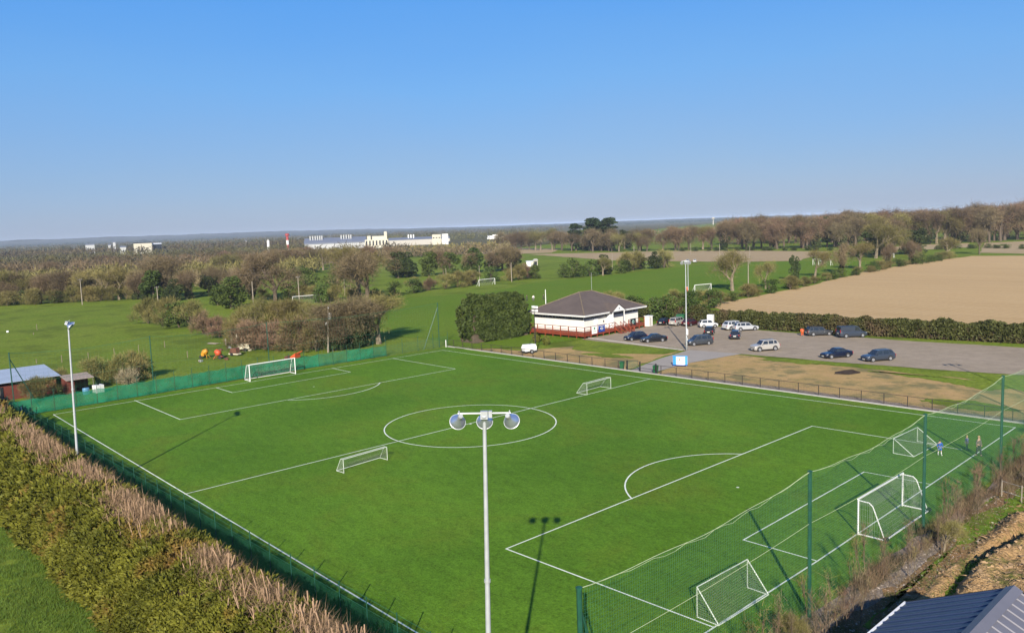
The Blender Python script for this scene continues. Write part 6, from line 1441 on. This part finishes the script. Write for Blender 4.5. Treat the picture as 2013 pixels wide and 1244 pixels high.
for i in range(7): m = MB(); m.box((-Ln/2+Ln*(i+.5)/7, s_*13.1, 6.5), (1.6, .3, 5.5)); m.build("window", M_WINDARK, e)
for (x, w2, h2) in ((-Ln*.32, 4, 4.5), (Ln*.08, 14, 4.0), (Ln*.40, 3.2, 9)): m = MB(); m.box((x, 0, tp+h2/2), (w2, 9, h2)); m.build("roof_room", M_CRB, e)
e, Ln, tp = far_box("factory_wing", 764, 885, 482, 470.5, D0+60, 30, M_CONC, "grey roofed factory wing right of the cream block", "factory", M_BLUER, 3.0)
for u in (803, 808, 813): loc = Matrix.Rotation(-e.rotation_euler.z, 4, 'Z') @ (AT(u, 466, D0+70)-Vector(e.location)); m = MB(); m.tube((loc.x, loc.y, tp+1.5), (loc.x, loc.y, tp+6.5), .9, n=8); m.build("roof_vent", M_WHITE, e)
e, Ln, tp = far_box("plant_house", 850, 867, 476, 461, D0+20, 10, M_CRB, "cream plant building on the right part of the factory", "factory", None); wins(e, Ln, 3, tp-4, 10); e, Ln, tp = far_box("plant_house", 869, 881, 470, 460, D0+30, 10, M_WHITE, "white louvred plant building next to the cream one", "factory", None); wins(e, Ln, 4, tp-3, 10)
e, Ln, tp = far_box("white_villa", 958, 989, 474, 467, 1300, 14, M_WHITE, "white villa with stepped roof left of the skyline trees", "house", M_WHITE, 3.2); wins(e, Ln, 5, tp-2.4, 14); m = MB(); m.box((0, 0, tp+3.0), (8, 5, 3.0)); m.build("roof_room", M_WHITE, e)
e, Ln, tp = far_box("warehouse", 263, 299, 488, 478, 1250, 30, M_CRB, "pale yellow warehouse standing out in the far left woodland", "warehouse", M_DARK, 1.2); m = MB(); m.box((-Ln*.25, side(e)*15.1, 4), (3, .3, 7)); m.build("door", M_WINDARK, e)
far_box("warehouse_annexe", 301, 318, 487, 480, 1260, 26, M_WINDARK, "dark annexe with white roof right of the yellow warehouse", "warehouse", M_WHITE, 1.6)
for (u0, u1, vb, vt, dd, lab) in ((168, 186, 486, 481.5, 1500, "small white building among the far left trees"), (213, 218, 486, 482, 1450, "tiny white cottage left of the yellow warehouse"), (222, 227, 480, 476.5, 1600, "tiny white cottage far up left of the yellow warehouse"), (236, 248, 490, 486, 1300, "pale low shed below the yellow warehouse"), (1143, 1153, 462, 452, 800, "white gabled house glimpsed between skyline trees left of the pines"), (1575, 1602, 484, 462, 560, "sandy stone farm building in the skyline wood"), (1668, 1682, 480, 460, 600, "pale gable end between trunks in the skyline wood"), (482, 485, 478, 473.5, 1500, "tiny cream house far off right of the warehouse")):
    e, Ln, tp = far_box("farmhouse", u0, u1, vb, vt, dd, 8, M_CRB if u0 > 1500 else M_FARW, lab, "house", M_BLUER if u0 < 1500 else solid("tan_tile_roof", (.35, .27, .2), .8), 1.8); wins(e, Ln, 3, tp*.55, 8)
e, Ln, tp = far_box("field_hut", 1035, 1048, 524, 514, hypot(*(G(1042, 524)-CAM)[:2]), 5, M_WHITE, "white flat roofed hut at the corner of the playing field", "hut", M_WHITE, .3); m = MB(); m.box((Ln*.3, side(e)*2.55, 1.2), (1.0, .1, 2.0)); m.build("door", M_CONC, e)
e, Ln, tp = far_box("field_hut", 1049, 1057, 522, 512, hypot(*(G(1053, 522)-CAM)[:2]), 4, M_CRB, "cream shed with dark doorway right beside the flat roofed hut", "hut", M_CONC, .8); m = MB(); m.box((0, side(e)*2.05, 1.2), (1.6, .1, 2.0)); m.build("door", M_WINDARK, e)
p = AT(565.5, 478, 900); e = empty("water_tower", (p.x, p.y, 0), 0, "red and white banded tower above the brown woodland", "tower"); zt = AT(565.5, 463.5, 900).z
for i in range(4): m = MB(); z0 = zt*i/4; m.tube((0, 0, z0), (0, 0, zt*(i+1)/4-.02), 1.3, n=10); m.build("tower_band", M_REDW if i % 2 else M_WHITE, e)
m = MB(); m.lathe([(1.3, zt), (2.3, zt+.1), (2.3, zt+1.8), (1.4, zt+2.3)], 12); m.build("tower_head", M_REDW, e)
p = AT(527.5, 480, 950); e = empty("white_silo", (p.x, p.y, 0), 0, "slim white tower left of the red and white one", "tower"); m = MB(); m.tube((0, 0, 0), (0, 0, AT(527, 473, 950).z), 1.4, n=10); m.build("silo_wall", M_WHITE, e); m = MB(); m.lathe([(1.4, 0), (.2, 1.4)], 10, Matrix.Translation((0, 0, AT(527, 473, 950).z))); m.build("silo_cap", M_CONC, e)
p = AT(1402, 441, 2600); e = empty("water_tower", (p.x, p.y, 0), 0, "pale distant water tower on the horizon above the brown field", "tower"); zt = max(22, AT(1402, 431, 2600).z); m = MB(); m.lathe([(1.8, 0), (1.5, zt-6), (5, zt-4), (5, zt), (1, zt+1.2)], 14); m.build("tower_shell", M_CONC, e)
# ------------------------------------------------------------------ hedge along the car park
def park_hedge():
    P_ = [(90, -56.5), (72, -53.8), (57, -52.2), (37, -54.0), (14, -57.6), (-14, -61.5), (-40, -64)]; e = empty("field_hedge", (0, 0, 0), 0, "long bushy hedge between the car park and the tilled field", "hedge"); g = np.random.default_rng(77); A = []; rn = []; core = MB()
    Ls = [Vector(b)-Vector(a) for a, b in zip(P_[:-1], P_[1:])]
    for a, d in zip(P_[:-1], Ls):
        a = Vector(a); Ln = d.length; u_ = d.normalized(); n = Vector((-u_.y, u_.x)); k = int(Ln*520); t = g.random(k)*Ln; th = g.random(k)*pi; H = 3.0; Wd = 1.5
        base = np.array([a.x, a.y])+np.outer(t, np.array(u_)); nz = np.array([noise.noise(Vector((b[0]*.35, b[1]*.35, 0)))+.6*noise.noise(Vector((b[0]*1.1, b[1]*1.1, q))) for b, q in zip(base, th)])
        rad = (1+.22*nz)*(.8+.25*g.random(k)); off = np.cos(th)*Wd*rad; z = np.abs(np.sin(th))**.6*H*rad
        Q = np.c_[base+np.outer(off, np.array(n)), np.maximum(.05, z)]; A.append(leaf_quads(g, Q, .26, 1.5)); rn.append(g.random(k))
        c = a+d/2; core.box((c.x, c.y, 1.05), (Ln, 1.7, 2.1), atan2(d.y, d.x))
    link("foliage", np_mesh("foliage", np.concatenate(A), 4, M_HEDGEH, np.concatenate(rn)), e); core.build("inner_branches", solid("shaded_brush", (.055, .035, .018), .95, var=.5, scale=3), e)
park_hedge()
# grass margins that stay rough
tufts("rough_grass", 44, 58, -24.5, -17, 9000, .14, .03, M_TUFT, 12, lambda p: (54.8 < p[0]))
